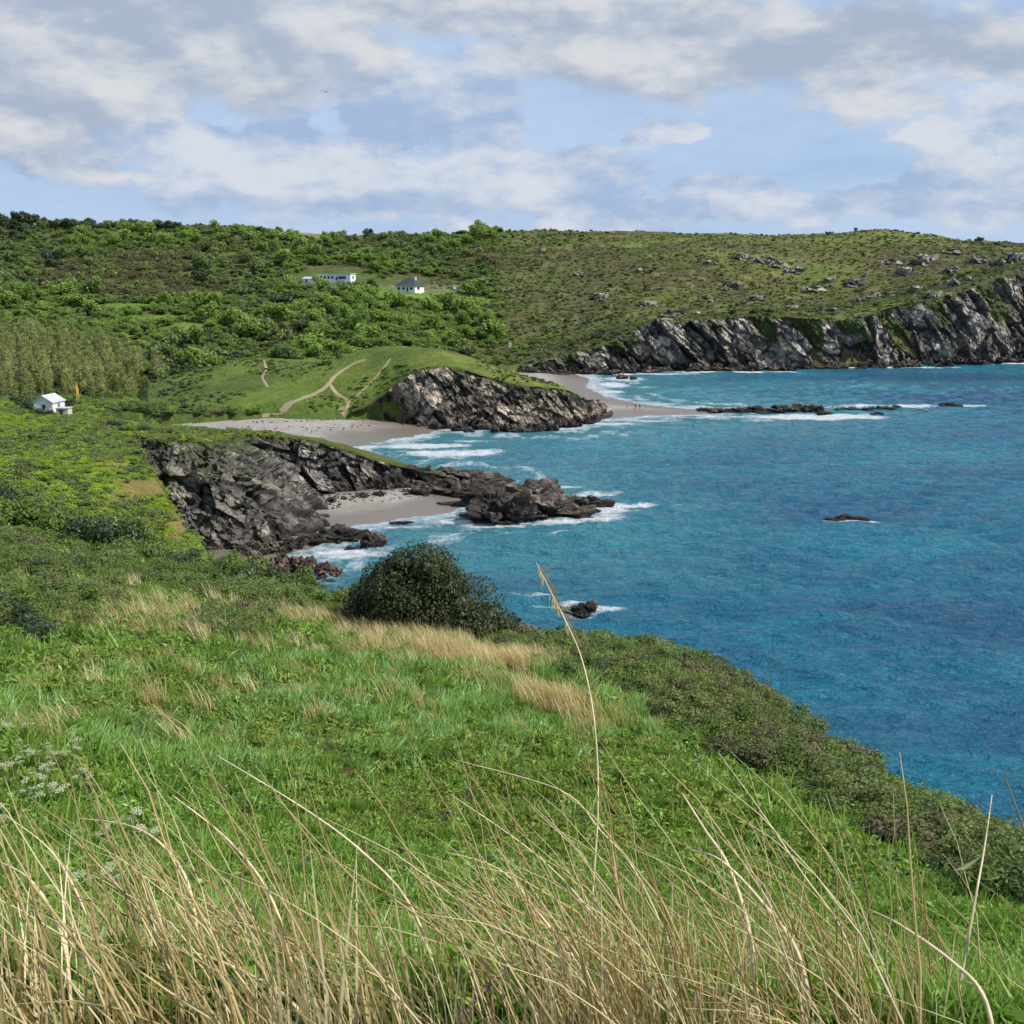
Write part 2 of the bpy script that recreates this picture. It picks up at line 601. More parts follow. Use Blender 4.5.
def put(nt, sock, v):
    if isinstance(v, (int, float)):
        sock.default_value = v
    elif isinstance(v, (tuple, list)):
        sock.default_value = tuple(v) + (1.0,) if (len(v) == 3 and sock.type == 'RGBA') else v
    else:
        nt.links.new(v, sock)


def nmix(nt, f, a, b, blend='MIX'):
    n = node(nt, 'ShaderNodeMix', data_type='RGBA', blend_type=blend)
    put(nt, n.inputs[0], f)
    put(nt, n.inputs[6], a)
    put(nt, n.inputs[7], b)
    return n.outputs[2]


def nnoise(nt, scale, detail=4, rough=0.55, vec=None, out='Fac', dist=0.0):
    n = node(nt, 'ShaderNodeTexNoise')
    n.inputs['Scale'].default_value = scale
    n.inputs['Detail'].default_value = detail
    n.inputs['Roughness'].default_value = rough
    n.inputs['Distortion'].default_value = dist
    if vec is not None:
        nt.links.new(vec, n.inputs['Vector'])
    return n.outputs[out]


def nmap(nt, v, a, b, c=0.0, d=1.0):
    n = node(nt, 'ShaderNodeMapRange')
    n.clamp = True
    nt.links.new(v, n.inputs['Value'])
    for s, q in (('From Min', a), ('From Max', b), ('To Min', c), ('To Max', d)):
        put(nt, n.inputs[s], q)
    return n.outputs[0]


def nmath(nt, op, a, b=0.0):
    n = node(nt, 'ShaderNodeMath', operation=op)
    put(nt, n.inputs[0], a)
    put(nt, n.inputs[1], b)
    return n.outputs[0]


def nattr(nt, name):
    return node(nt, 'ShaderNodeAttribute', attribute_name=name)


def wpos(nt, scale=(1, 1, 1)):
    g = node(nt, 'ShaderNodeNewGeometry')
    m = node(nt, 'ShaderNodeVectorMath', operation='MULTIPLY')
    nt.links.new(g.outputs['Position'], m.inputs[0])
    m.inputs[1].default_value = scale
    return m.outputs[0]


def simple(name, col, rough=0.6, var=0.15, scale=6.0, spec=0.3):
    m, nt, b = mat_new(name)
    n = nnoise(nt, scale, 4)
    c = nmix(nt, nmap(nt, n, 0.3, 0.7), tuple(v * (1 - var) for v in col), tuple(min(v * (1 + var), 1) for v in col))
    nt.links.new(c, b.inputs['Base Color'])
    b.inputs['Roughness'].default_value = rough
    b.inputs['Specular IOR Level'].default_value = spec
    return m


def leafmat(name, dark, light, trans=0.3, rough=0.55, spec=0.2):
    """foliage: colour varies by plant (object random) and by leaf (tint attribute)"""
    m, nt, b = mat_new(name)
    oi = node(nt, 'ShaderNodeObjectInfo')
    t = nattr(nt, 'tint').outputs['Fac']
    f = nmath(nt, 'ADD', nmath(nt, 'MULTIPLY', t, 0.62), nmath(nt, 'MULTIPLY', oi.outputs['Random'], 0.38))
    if 'straw' not in name and 'umbel' not in name:
     dark = tuple(v * 1.75 for v in dark)
     light = tuple(v * 1.9 for v in light)
    c = nmix(nt, f, dark, light)
    out = nt.nodes.get('Material Output')
    nt.links.new(c, b.inputs['Base Color'])
    b.inputs['Roughness'].default_value = rough
    b.inputs['Specular IOR Level'].default_value = spec
    tr = node(nt, 'ShaderNodeBsdfTranslucent')
    c2 = nmix(nt, 0.5, c, (light[0] * 1.2, light[1] * 1.25, light[2] * 0.6))
    nt.links.new(c2, tr.inputs['Color'])
    mx = node(nt, 'ShaderNodeMixShader')
    mx.inputs[0].default_value = trans
    nt.links.new(b.outputs[0], mx.inputs[1])
    nt.links.new(tr.outputs[0], mx.inputs[2])
    nt.links.new(mx.outputs[0], out.inputs['Surface'])
    return m


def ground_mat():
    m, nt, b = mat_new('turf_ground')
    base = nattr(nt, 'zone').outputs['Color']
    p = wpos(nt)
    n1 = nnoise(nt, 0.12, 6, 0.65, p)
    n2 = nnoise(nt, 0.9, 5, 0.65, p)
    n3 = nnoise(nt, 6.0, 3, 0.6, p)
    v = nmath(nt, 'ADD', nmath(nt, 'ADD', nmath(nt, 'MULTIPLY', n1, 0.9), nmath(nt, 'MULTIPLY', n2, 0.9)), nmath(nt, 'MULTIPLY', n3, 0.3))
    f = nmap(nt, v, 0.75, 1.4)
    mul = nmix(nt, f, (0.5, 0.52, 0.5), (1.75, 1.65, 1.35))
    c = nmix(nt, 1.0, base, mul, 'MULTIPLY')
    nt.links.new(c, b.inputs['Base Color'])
    b.inputs['Roughness'].default_value = 0.9
    b.inputs['Specular IOR Level'].default_value = 0.1
    bp = node(nt, 'ShaderNodeBump')
    bp.inputs['Strength'].default_value = 0.8
    bp.inputs['Distance'].default_value = 0.6
    nt.links.new(v, bp.inputs['Height'])
    nt.links.new(bp.outputs[0], b.inputs['Normal'])
    return m


def sand_mat():
    m, nt, b = mat_new('beach_sand')
    wet = nattr(nt, 'wet').outputs['Fac']
    p = wpos(nt)
    n1 = nnoise(nt, 0.25, 6, 0.7, p)
    n2 = nnoise(nt, 2.0, 5, 0.7, p)
    n3 = nnoise(nt, 1.0, 5, 0.75, wpos(nt, (0.25, 1.6, 1.0)))
    dry = nmix(nt, nmap(nt, n1, 0.3, 0.7), (0.25, 0.22, 0.185), (0.36, 0.325, 0.285))
    dry = nmix(nt, nmap(nt, n2, 0.50, 0.66, 0, 0.6), dry, (0.16, 0.145, 0.13))
    dry = nmix(nt, nmap(nt, n3, 0.58, 0.70, 0, 0.75), dry, (0.12, 0.105, 0.09))
    c = nmix(nt, wet, dry, (0.17, 0.14, 0.11))
    nt.links.new(c, b.inputs['Base Color'])
    put(nt, b.inputs['Roughness'], nmap(nt, wet, 0, 1, 0.9, 0.35))
    b.inputs['Specular IOR Level'].default_value = 0.3
    bp = node(nt, 'ShaderNodeBump')
    bp.inputs['Strength'].default_value = 0.4
    bp.inputs['Distance'].default_value = 0.2
    nt.links.new(n2, bp.inputs['Height'])
    nt.links.new(bp.outputs[0], b.inputs['Normal'])
    return m


def rock_mat(name, dark, mid, pale, turf=True, wetline=1.3):
    m, nt, b = mat_new(name)
    tone = nattr(nt, 'tone').outputs['Fac']
    edge = nattr(nt, 'crack').outputs['Fac']
    p = wpos(nt)
    n1 = nnoise(nt, 0.35, 7, 0.7, p)
    n2 = nnoise(nt, 2.2, 6, 0.75, p)
    n3 = nnoise(nt, 0.09, 4, 0.6, p)
    f = nmath(nt, 'ADD', nmath(nt, 'MULTIPLY', tone, 0.75), nmath(nt, 'MULTIPLY', nmath(nt, 'SUBTRACT', n1, 0.5), 1.5))
    f = nmath(nt, 'ADD', f, nmath(nt, 'MULTIPLY', nmath(nt, 'SUBTRACT', n2, 0.5), 0.7))
    f = nmath(nt, 'ADD', f, nmath(nt, 'MULTIPLY', nmath(nt, 'SUBTRACT', n3, 0.5), 1.2))
    c = nmix(nt, nmap(nt, f, 0.05, 0.5), dark, mid)
    c = nmix(nt, nmap(nt, f, 0.50, 0.78), c, pale)
    c = nmix(nt, nmap(nt, edge, 0.0, 0.10, 0.85, 0.0), c, (0.015, 0.015, 0.015))
    # wet and weedy near the sea
    g = node(nt, 'ShaderNodeNewGeometry')
    sx = node(nt, 'ShaderNodeSeparateXYZ')
    nt.links.new(g.outputs['Position'], sx.inputs[0])
    hz = nmath(nt, 'ADD', sx.outputs['Z'], nmath(nt, 'MULTIPLY', nmath(nt, 'SUBTRACT', n1, 0.5), 2.2))
    c = nmix(nt, nmap(nt, hz, wetline * 0.4, wetline * 1.5, 0.88, 0.0), c, (0.028, 0.025, 0.022))
    if turf:
        sn = node(nt, 'ShaderNodeSeparateXYZ')
        nt.links.new(g.outputs['Normal'], sn.inputs[0])
        k = nmath(nt, 'MULTIPLY', nmap(nt, sn.outputs['Z'], 0.74, 0.92), nmap(nt, hz, 4.0, 9.0))
        k = nmath(nt, 'MAXIMUM', k, nattr(nt, 'turf').outputs['Fac'])
        gcol = nmix(nt, nmap(nt, n2, 0.3, 0.7), (0.035, 0.05, 0.015), (0.10, 0.12, 0.035))
        c = nmix(nt, k, c, gcol)
    nt.links.new(c, b.inputs['Base Color'])
    b.inputs['Roughness'].default_value = 0.82
    b.inputs['Specular IOR Level'].default_value = 0.25
    bp = node(nt, 'ShaderNodeBump')
    bp.inputs['Strength'].default_value = 0.9
    bp.inputs['Distance'].default_value = 0.5
    nt.links.new(nmath(nt, 'ADD', n2, nmath(nt, 'MULTIPLY', n1, 0.6)), bp.inputs['Height'])
    nt.links.new(bp.outputs[0], b.inputs['Normal'])
    return m


def sea_mat():
    m, nt, b = mat_new('sea_water')
    sh = nattr(nt, 'shallow').outputs['Fac']
    fo = nattr(nt, 'foam').outputs['Fac']
    p = wpos(nt)
    nbig = nnoise(nt, 0.013, 5, 0.6, wpos(nt, (0.8, 1.6, 1)), dist=0.6)
    nmid = nnoise(nt, 0.06, 5, 0.65, wpos(nt, (0.6, 1.7, 1)), dist=0.4)
    v = nmath(nt, 'ADD', nmath(nt, 'MULTIPLY', nbig, 0.65), nmath(nt, 'MULTIPLY', nmid, 0.35))
    deep = nmix(nt, nmap(nt, v, 0.40, 0.60), (0.030, 0.125, 0.235), (0.030, 0.255, 0.345))
    c = nmix(nt, sh, deep, (0.09, 0.30, 0.335))
    # foam
    pw = wpos(nt, (1, 1, 1))
    f1 = nnoise(nt, 0.55, 6, 0.75, pw, dist=0.8)
    f2 = nnoise(nt, 0.16, 5, 0.7, wpos(nt, (0.7, 1.5, 1)), dist=0.8)
    ft = nmath(nt, 'ADD', nmath(nt, 'MULTIPLY', f1, 0.55), nmath(nt, 'MULTIPLY', f2, 0.45))
    fk = nmath(nt, 'ADD', fo, nmath(nt, 'MULTIPLY', nmath(nt, 'SUBTRACT', ft, 0.5), 2.8))
    fk = nmap(nt, nmath(nt, 'MULTIPLY', fk, nmap(nt, fo, 0.02, 0.25)), 0.34, 0.85)
    # whitecaps
    caps = nattr(nt, 'caps').outputs['Fac']
    fk = nmath(nt, 'MAXIMUM', fk, caps)
    c = nmix(nt, fk, c, (0.78, 0.80, 0.82))
    nt.links.new(c, b.inputs['Base Color'])
    put(nt, b.inputs['Roughness'], nmap(nt, fk, 0, 1, 0.10, 0.8))
    b.inputs['IOR'].default_value = 1.333
    b.inputs['Specular IOR Level'].default_value = 0.5
    # small waves
    w1 = nnoise(nt, 0.42, 5, 0.62, wpos(nt, (0.5, 1.5, 1)), dist=0.4)
    w2 = nnoise(nt, 1.5, 5, 0.65, wpos(nt, (0.6, 1.5, 1)), dist=0.3)
    h = nmath(nt, 'ADD', w1, nmath(nt, 'MULTIPLY', w2, 0.4))
    bp = node(nt, 'ShaderNodeBump')
    bp.inputs['Strength'].default_value = 1.0
    bp.inputs['Distance'].default_value = 3.0
    nt.links.new(h, bp.inputs['Height'])
    nt.links.new(bp.outputs[0], b.inputs['Normal'])
    return m


M = {}
M['ground'] = ground_mat()
M['sand'] = sand_mat()
M['sea'] = sea_mat()
M['rock'] = rock_mat('dark_cliff_rock', (0.030, 0.028, 0.026), (0.215, 0.190, 0.165), (0.60, 0.52, 0.43))
M['rock_pale'] = rock_mat('pale_cliff_rock', (0.040, 0.033, 0.028), (0.33, 0.265, 0.205), (0.74, 0.61, 0.48))
M['rock_far'] = rock_mat('far_cliff_rock', (0.036, 0.033, 0.031), (0.24, 0.205, 0.172), (0.66, 0.56, 0.46))
M['rock_sea'] = rock_mat('sea_rock', (0.020, 0.018, 0.017), (0.095, 0.075, 0.060), (0.28, 0.23, 0.18), turf=False, wetline=0.7)
M['rock_red'] = rock_mat('reddish_rock', (0.05, 0.035, 0.028), (0.19, 0.125, 0.09), (0.42, 0.31, 0.24), turf=False, wetline=0.3)
M['path'] = simple('sandy_path', (0.30, 0.235, 0.15), 0.95, 0.35, 0.8)

# ------------------------------------------------------------------ terrain sheet (polar grid round the viewpoint)
az = np.concatenate([np.linspace(-100, -32, 50)[:-1], np.linspace(-32, 32, 900), np.linspace(32, 100, 50)[1:]])
az = np.radians(az)
rr = np.concatenate([[0.3], np.exp(np.linspace(math.log(0.8), math.log(60), 300)), np.exp(np.linspace(math.log(60), math.log(1150), 620))[1:],
                     np.exp(np.linspace(math.log(1150), math.log(3500), 25))[1:]])
A, RR = np.meshgrid(az, rr)
tx, ty = (RR * np.sin(A)).ravel(), (RR * np.cos(A)).ravel()
tz, tl = land(tx, ty, True)
tpx, tpy = project(tx, ty, tz)


def ell(cx, cy, rx, ry, soft=0.5):
    d = np.sqrt(((tpx - cx) / rx) ** 2 + ((tpy - cy) / ry) ** 2)
    return 1 - sstep(1 - soft, 1 + soft, d)


def lay(col, mask, rgb):
    return col + (np.array(rgb)[None] - col) * mask[:, None]


nA = fbm2(tx * 0.012, ty * 0.012, 5, 21)
nB = fbm2(tx * 0.04, ty * 0.04, 5, 33)
nC = fbm2(tx * 0.2, ty * 0.2, 4, 41)
zone = np.tile(np.array([0.070, 0.105, 0.028]), (len(tx), 1))
far = (tl == 4)
zone = lay(zone, far * sstep(0.45, 0.62, nB), (0.075, 0.105, 0.03))
zone = lay(zone, far * sstep(0.52, 0.62, nA) * 0.8, (0.085, 0.082, 0.042))
right = far * sstep(470, 600, tpx) * sstep(395, 420, ty)
zone = lay(zone, right, (0.095, 0.098, 0.036))
zone = lay(zone, right * sstep(0.48, 0.60, nB), (0.105, 0.14, 0.04))
zone = lay(zone, right * sstep(0.50, 0.60, nA) * 0.75, (0.07, 0.065, 0.038))
zone = lay(zone, right * sstep(0.60, 0.70, nC) * 0.7, (0.17, 0.14, 0.085))
zone = lay(zone, right * ell(860, 235, 160, 10) * 0.7, (0.12, 0.15, 0.045))
zone = lay(zone, far * ell(330, 234, 60, 4.5), (0.17, 0.165, 0.07))
zone = lay(zone, far * ell(490, 240, 70, 4) * 0.7, (0.14, 0.13, 0.07))
zone = lay(zone, far * np.maximum(ell(410, 294, 62, 5.5), ell(455, 300, 40, 5)), (0.115, 0.19, 0.035))
zone = lay(zone, far * np.maximum(ell(400, 287, 60, 2.0), 0) * 0.8, (0.17, 0.17, 0.10))
zone = lay(zone, far * np.maximum(np.maximum(ell(130, 307, 30, 4), ell(155, 319, 45, 4)), ell(187, 328, 26, 7)), (0.11, 0.18, 0.035))
mid = (tl == 3)
zone = lay(zone, mid * 1.0, (0.098, 0.142, 0.030))
msd = sdist(tx, ty, mid_poly)
zone = lay(zone, mid * sstep(-1.0, 0.8, msd) * (tx > PX(350, 255)), (0.075, 0.065, 0.045))
zone = lay(zone, mid * sstep(0.5, 0.66, nB) * 0.8, (0.07, 0.10, 0.03))
zone = lay(zone, mid * sstep(385, 430, tpx) * sstep(0.3, 0.6, nC), (0.125, 0.145, 0.035))
left = (tl == 1)
zone = lay(zone, left * 1.0, (0.105, 0.165, 0.018))
zone = lay(zone, left * sstep(0.50, 0.62, nC) * 0.75, (0.07, 0.085, 0.02))
zone = lay(zone, left * (1 - sstep(150, 185, ty)) * ell(40, 480, 90, 40) * 0.5, (0.15, 0.24, 0.02))
lsd = sdist(tx, ty, left_poly)
scar = left * sstep(-11, -4, lsd) * sstep(132, 118, ty) * sstep(0.40, 0.56, fbm2(tx * 0.35, ty * 0.12, 4, 44))
zone = lay(zone, scar * 0.65, (0.20, 0.125, 0.068))
top = (tl == 2)
zone = lay(zone, top * 1.0, (0.080, 0.092, 0.03))
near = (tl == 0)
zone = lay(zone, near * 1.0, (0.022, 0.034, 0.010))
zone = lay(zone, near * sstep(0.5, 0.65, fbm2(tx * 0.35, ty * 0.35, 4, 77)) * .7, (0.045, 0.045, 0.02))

nu, nv = len(az), len(rr)
GF = grid_faces(nu, nv)[:, ::-1]
zf = tz[GF]
beach_v = (tl == 5)
bf = beach_v[GF].sum(1) >= 3
deep = (zf.max(1) < -2.5)
faces_ground = GF[~bf & ~deep]
faces_beach = GF[bf & ~deep]


def submesh(name, faces, mats, smooth=True):
    used = np.zeros(len(tx), bool)
    used[faces.ravel()] = True
    idx = np.cumsum(used) - 1
    V = np.stack([tx, ty, tz], 1)[used]
    return new_mesh(name, V, idx[faces], mats, smooth), used


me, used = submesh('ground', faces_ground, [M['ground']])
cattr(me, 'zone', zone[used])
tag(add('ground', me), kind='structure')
me, used = submesh('beach', faces_beach, [M['sand']])
fattr(me, 'wet', (1 - sstep(0.35, 1.05, tz + 0.5 * (nC - 0.5)))[used])
tag(add('beach', me), kind='structure')
# seabed far below, one coarse sheet
sb = new_mesh('seabed', [(-4000, -200, -7.2), (6000, -200, -7.2), (6000, 6000, -7.2), (-4000, 6000, -7.2)], [(0, 1, 2, 3)], [M['sand']])
tag(add('seabed', sb), kind='structure')

# ------------------------------------------------------------------ sea sheet
saz = np.radians(np.concatenate([np.linspace(-60, -32, 40)[:-1], np.linspace(-32, 32, 800), np.linspace(32, 110, 60)[1:]]))
sr = np.concatenate([np.exp(np.linspace(math.log(18), math.log(640), 900)), np.exp(np.linspace(math.log(640), math.log(9000), 60))[1:]])
SA, SR = np.meshgrid(saz, sr)
sx, sy = (SR * np.sin(SA)).ravel(), (SR * np.cos(SA)).ravel()
gz = land(sx, sy)
sea_h = np.zeros(len(sx))
wd = [(-0.45, -1.0, 7.5, 0.09), (0.15, -1.0, 4.8, 0.075), (-0.7, -0.75, 3.4, 0.06), (-0.2, -1.0, 2.3, 0.045), (-0.5, -0.6, 14, 0.07)]
for i, (dx, dy, wl, am) in enumerate(wd):
    q = math.hypot(dx, dy)
    ph = (sx * dx + sy * dy) / q * 2 * math.pi / wl + 5.0 * fbm2(sx / wl / 3.1, sy / wl / 3.1, 3, 50 + i)
    mod = 0.25 + 1.5 * fbm2(sx / wl / 2.3, sy / wl / 2.3, 2, 90 + i) ** 1.5
    fade = np.clip(wl / (SR.ravel() * 0.008 * 2.5), 0, 1)
    s = np.sin(ph)
    sea_h += 2.3 * am * mod * fade * (s + 0.35 * (s * s - 0.5) * np.sign(s))
depth = np.clip(-gz, 0, 8)
sea_z = sea_h * np.clip(depth * 0.6, 0.1, 1)
shallow = np.zeros(len(sx))
foam = np.zeros(len(sx))
shore = gz + 0.12 * np.sin(sx * 0.5) + 0.5 * (fbm2(sx * 0.15, sy * 0.15, 3, 61) - 0.5)
foam = np.maximum(foam, 0.66 * sstep(-0.85, -0.10, shore))
line2 = np.abs(shore + 0.95 + 0.5 * (fbm2(sx * 0.05, sy * 0.05, 3, 62) - 0.5))
foam = np.maximum(foam, 0.50 * (1 - sstep(0.0, 0.35, line2)) * (fbm2(sx * 0.06, sy * 0.06, 3, 63) > 0.44))


def foamspot(px, py, rx, ry, amt, ang=0.0):
    """elliptical patch of broken water round the sea point under photo pixel, half axes in metres"""
    c = PZ(px, py, 0)
    dx, dy = sx - c[0], sy - c[1]
    ca, sa = math.cos(ang), math.sin(ang)
    u, v = dx * ca + dy * sa, -dx * sa + dy * ca
    d = np.sqrt((u / rx) ** 2 + (v / ry) ** 2)
    return amt * (1 - sstep(0.2, 1.15, d))


spots = [(815, 417, 26, 8, 1.1), (905, 406, 34, 4.0, .95), (770, 408, 38, 2.6, .55), (848, 415, 11, 6, .95), (452, 453, 14, 6.0, 1.2), (425, 446, 16, 5, .95), (470, 441, 9, 2, .6), (398, 437, 10, 4, .8),
         (600, 424, 16, 3.5, .85), (645, 421, 13, 2.2, .75), (690, 418, 16, 2, .7), (740, 417, 12, 2, .6), (588, 517, 8, 3.4, 1.15), (608, 511, 7, 3.0, 1.1), (628, 505, 8, 2.0, .95), (560, 522, 6, 1.6, 1.0), (500, 527, 8, 1.6, .9), (590, 494, 7, 2.5, .9), (545, 524, 7, 1.6, .75), (480, 525, 7, 1.6, .7),
         (563, 533, 4.5, 1.0, .95), (566, 488, 5, 1.6, .8), (455, 522, 8, 2.2, .8), (345, 553, 8.5, 4.0, .9), (375, 548, 6, 3, .7), (430, 520, 8, 2, .75), (395, 527, 9, 1.6, .75), (862, 522, 5.0, 1.6, 1.15), (838, 522.5, 3.5, 1.1, .9),
         (605, 612, 3.6, 1.0, .9), (560, 606, 4, 1.2, .7), (530, 597, 4, 1.4, .7), (580, 615, 3, .8, .6), (612, 385, 8, 14, 1.0), (624, 379, 11, 12, .95), (640, 387, 10, 2, .7), (608, 392, 8, 8, .85), (940, 406, 14, 1.5, .6), (668, 505, 4, .6, .8), (660, 404, 14, 2, .8), (1010, 363.5, 50, 4.5, 1.05), (860, 367.5, 60, 4.5, 1.0), (720, 372, 50, 4.2, 1.0), (640, 374, 30, 5, 1.0), (650, 408.5, 16, 2.5, .8), (690, 411, 18, 2, .8)]
for s in spots:
    foam = np.maximum(foam, foamspot(*s))
foam = np.where(gz > 0.5, 0.0, foam)
shallow = np.clip(sstep(-4.5, -0.3, gz) * 0.75, 0, 1)
# broad turquoise shoals
for px, py, rx, ry, a in ((760, 385, 150, 22, .5), (520, 435, 45, 16, .7), (600, 450, 50, 14, .45), (560, 560, 26, 9, .35), (640, 575, 22, 7, .35), (470, 440, 22, 10, .7), (450, 480, 26, 10, .5), (900, 460, 60, 16, .25), (720, 470, 45, 12, .25)):
    shallow = np.maximum(shallow, foamspot(px, py, rx, ry, a))
cr = sea_h / 2.3 * (0.4 + fbm2(sx * 0.02, sy * 0.02, 3, 66)) / 0.34
caps = sstep(1.45, 1.75, cr + 0.35 * (fbm2(sx * 0.8, sy * 1.2, 3, 68) - 0.5)) * 0.8
SF = grid_faces(len(saz), len(sr))[:, ::-1]
keep = gz[SF].min(1) < 1.2
SFk = SF[keep]
us = np.zeros(len(sx), bool)
us[SFk.ravel()] = True
ix = np.cumsum(us) - 1
me = new_mesh('sea', np.stack([sx, sy, sea_z], 1)[us], ix[SFk], [M['sea']], True)
fattr(me, 'foam', foam[us])
fattr(me, 'shallow', shallow[us])
fattr(me, 'caps', caps[us])
tag(add('sea', me), kind='structure')
del SA, SR, SF, GF


# ------------------------------------------------------------------ cliffs
def resample(pts, n):
    pts = np.array(pts)
    t = np.linspace(0, len(pts) - 1, n)
    i = np.clip(t.astype(int), 0, len(pts) - 2)
    f = (t - i)[:, None]
    # Catmull-Rom through the points
    p0 = pts[np.clip(i - 1, 0, None)]
    p1, p2 = pts[i], pts[i + 1]
    p3 = pts[np.clip(i + 2, None, len(pts) - 1)]
    return 0.5 * (2 * p1 + (p2 - p0) * f + (2 * p0 - 5 * p1 + 4 * p2 - p3) * f ** 2 + (3 * p1 - p0 - 3 * p2 + p3) * f ** 3)


def cliff(name, base, topl, nu, nv, mat, amp, cell, seed, runs=0.0, bulge=0.15, inset=3.0, tilt=0.5, out=0.0):
    b = resample(base, nu)
    t = resample(topl, nu)
    tan = np.gradient(b[:, :2] + t[:, :2], axis=0)
    nrm = np.stack([tan[:, 1], -tan[:, 0]], 1)
    nrm /= np.linalg.norm(nrm, axis=1)[:, None] + 1e-9
    for _ in range(24):
        nrm[1:-1] = (nrm[:-2] + nrm[1:-1] + nrm[2:]) / 3
    nrm /= np.linalg.norm(nrm, axis=1)[:, None] + 1e-9
    t = t.copy()
    ex, ey = t[:, 0] - nrm[:, 0] * inset, t[:, 1] - nrm[:, 1] * inset
    ez = land(ex, ey)
    t[:, 2] = np.maximum(t[:, 2], b[:, 2] + 0.5)
    rows = []
    turf = []
    vv = np.linspace(0, 1, nv)
    nt_ = max(4, nv // 8)
    for v in vv:
        h = v
        z = b[:, 2] + (t[:, 2] - b[:, 2]) * h
        k = h ** (1.0 + bulge)
        xy = b[:, :2] + (t[:, :2] - b[:, :2]) * k + nrm * (math.sin(math.pi * h) * 0.6 + out)
        rows.append(np.c_[xy, z])
        turf.append(np.full(nu, 0.0))
    for j in range(1, nt_ + 1):
        q = j / nt_
        xy = t[:, :2] - nrm * inset * q + nrm * out * (1 - q)
        z = np.maximum(t[:, 2] + (ez - 0.5 - t[:, 2]) * q, -1)
        rows.append(np.c_[xy, z])
        turf.append(np.full(nu, 1.0))
    V = np.concatenate(rows)
    turf = np.concatenate(turf)
    # tilted strata: squash the cells along a leaning axis
    Q = V.copy()
    Q[:, 0] = V[:, 0] + tilt * V[:, 2]
    v1, r1, e1 = facets(Q / np.array([cell, cell, cell * 1.7]), seed)
    v2, r2, e2 = facets(Q / np.array([cell, cell, cell * 1.6]) * 2.7 + 5, seed + 30)
    v3, r3, e3 = facets(Q / np.array([cell, cell, cell * 1.3]) * 6.5 + 5, seed + 60)
    gul = fbm3(np.c_[Q[:, 0] / (cell * 2.6), Q[:, 1] / (cell * 2.6), Q[:, 2] / (cell * 9)], 3, seed + 7) - 0.5
    d = amp * (v1 * 0.9 + v2 * 0.42 + v3 * 0.18 + gul * 2.4)
    hh = np.concatenate([np.full(nu, v) for v in vv] + [np.full(nu, 1.0)] * nt_)
    fade = np.where(turf > 0, 0.12, 1.0 - 0.45 * sstep(0.85, 1.0, hh))
    hgt = np.tile(np.clip((t[:, 2] - b[:, 2]) / 6.0, 0.25, 1), nv + nt_)
    d = d * fade * hgt
    nn = np.tile(nrm, (nv + nt_, 1))
    V[:, 0] += nn[:, 0] * d
    V[:, 1] += nn[:, 1] * d
    V[:, 2] += (0.35 * d + 0.25 * amp * (r2 - 0.5) * hgt) * fade
    Fc = grid_faces(nu, nv + nt_)
    me = new_mesh(name, V, Fc, [mat], False)
    fattr(me, 'tone', r1 * 0.55 + r2 * 0.3 + r3 * 0.15)
    fattr(me, 'crack', np.minimum(e1, e2 * 0.8))
    uu = np.tile(np.arange(nu) * (np.linalg.norm(b[-1, :2] - b[0, :2]) / nu), nv + nt_)
    lowr = runs * sstep(0.52, 0.66, fbm2(uu / 17.0 + V[:, 2] * 0.04, V[:, 2] * 0.03, 3, seed + 91))
    ed = sstep(0.93 - lowr, 1.0 - lowr * 0.75, hh + 0.25 * (fbm3(V * 0.3, 3, seed + 5) - 0.5)) * (1 - turf) + turf
    fattr(me, 'turf', ed)
    o = add(name, me)
    return tag(o, kind='structure')


cliff('cliff', E_BASE3, E_TOP3, 560, 110, M['rock'], 2.1, 3.6, 3, bulge=0.05, inset=3.0, out=0.5)
cliff('cliff', M_BASE3, M_TOP3, 420, 80, M['rock_pale'], 2.2, 4.6, 11, bulge=0.05, inset=3.0, out=0.5)
cliff('cliff', C_BASE3, C_TOP3, 900, 110, M['rock_far'], 4.2, 8.5, 23, bulge=0.2, inset=6, tilt=0.7, out=1.2, runs=0.65)


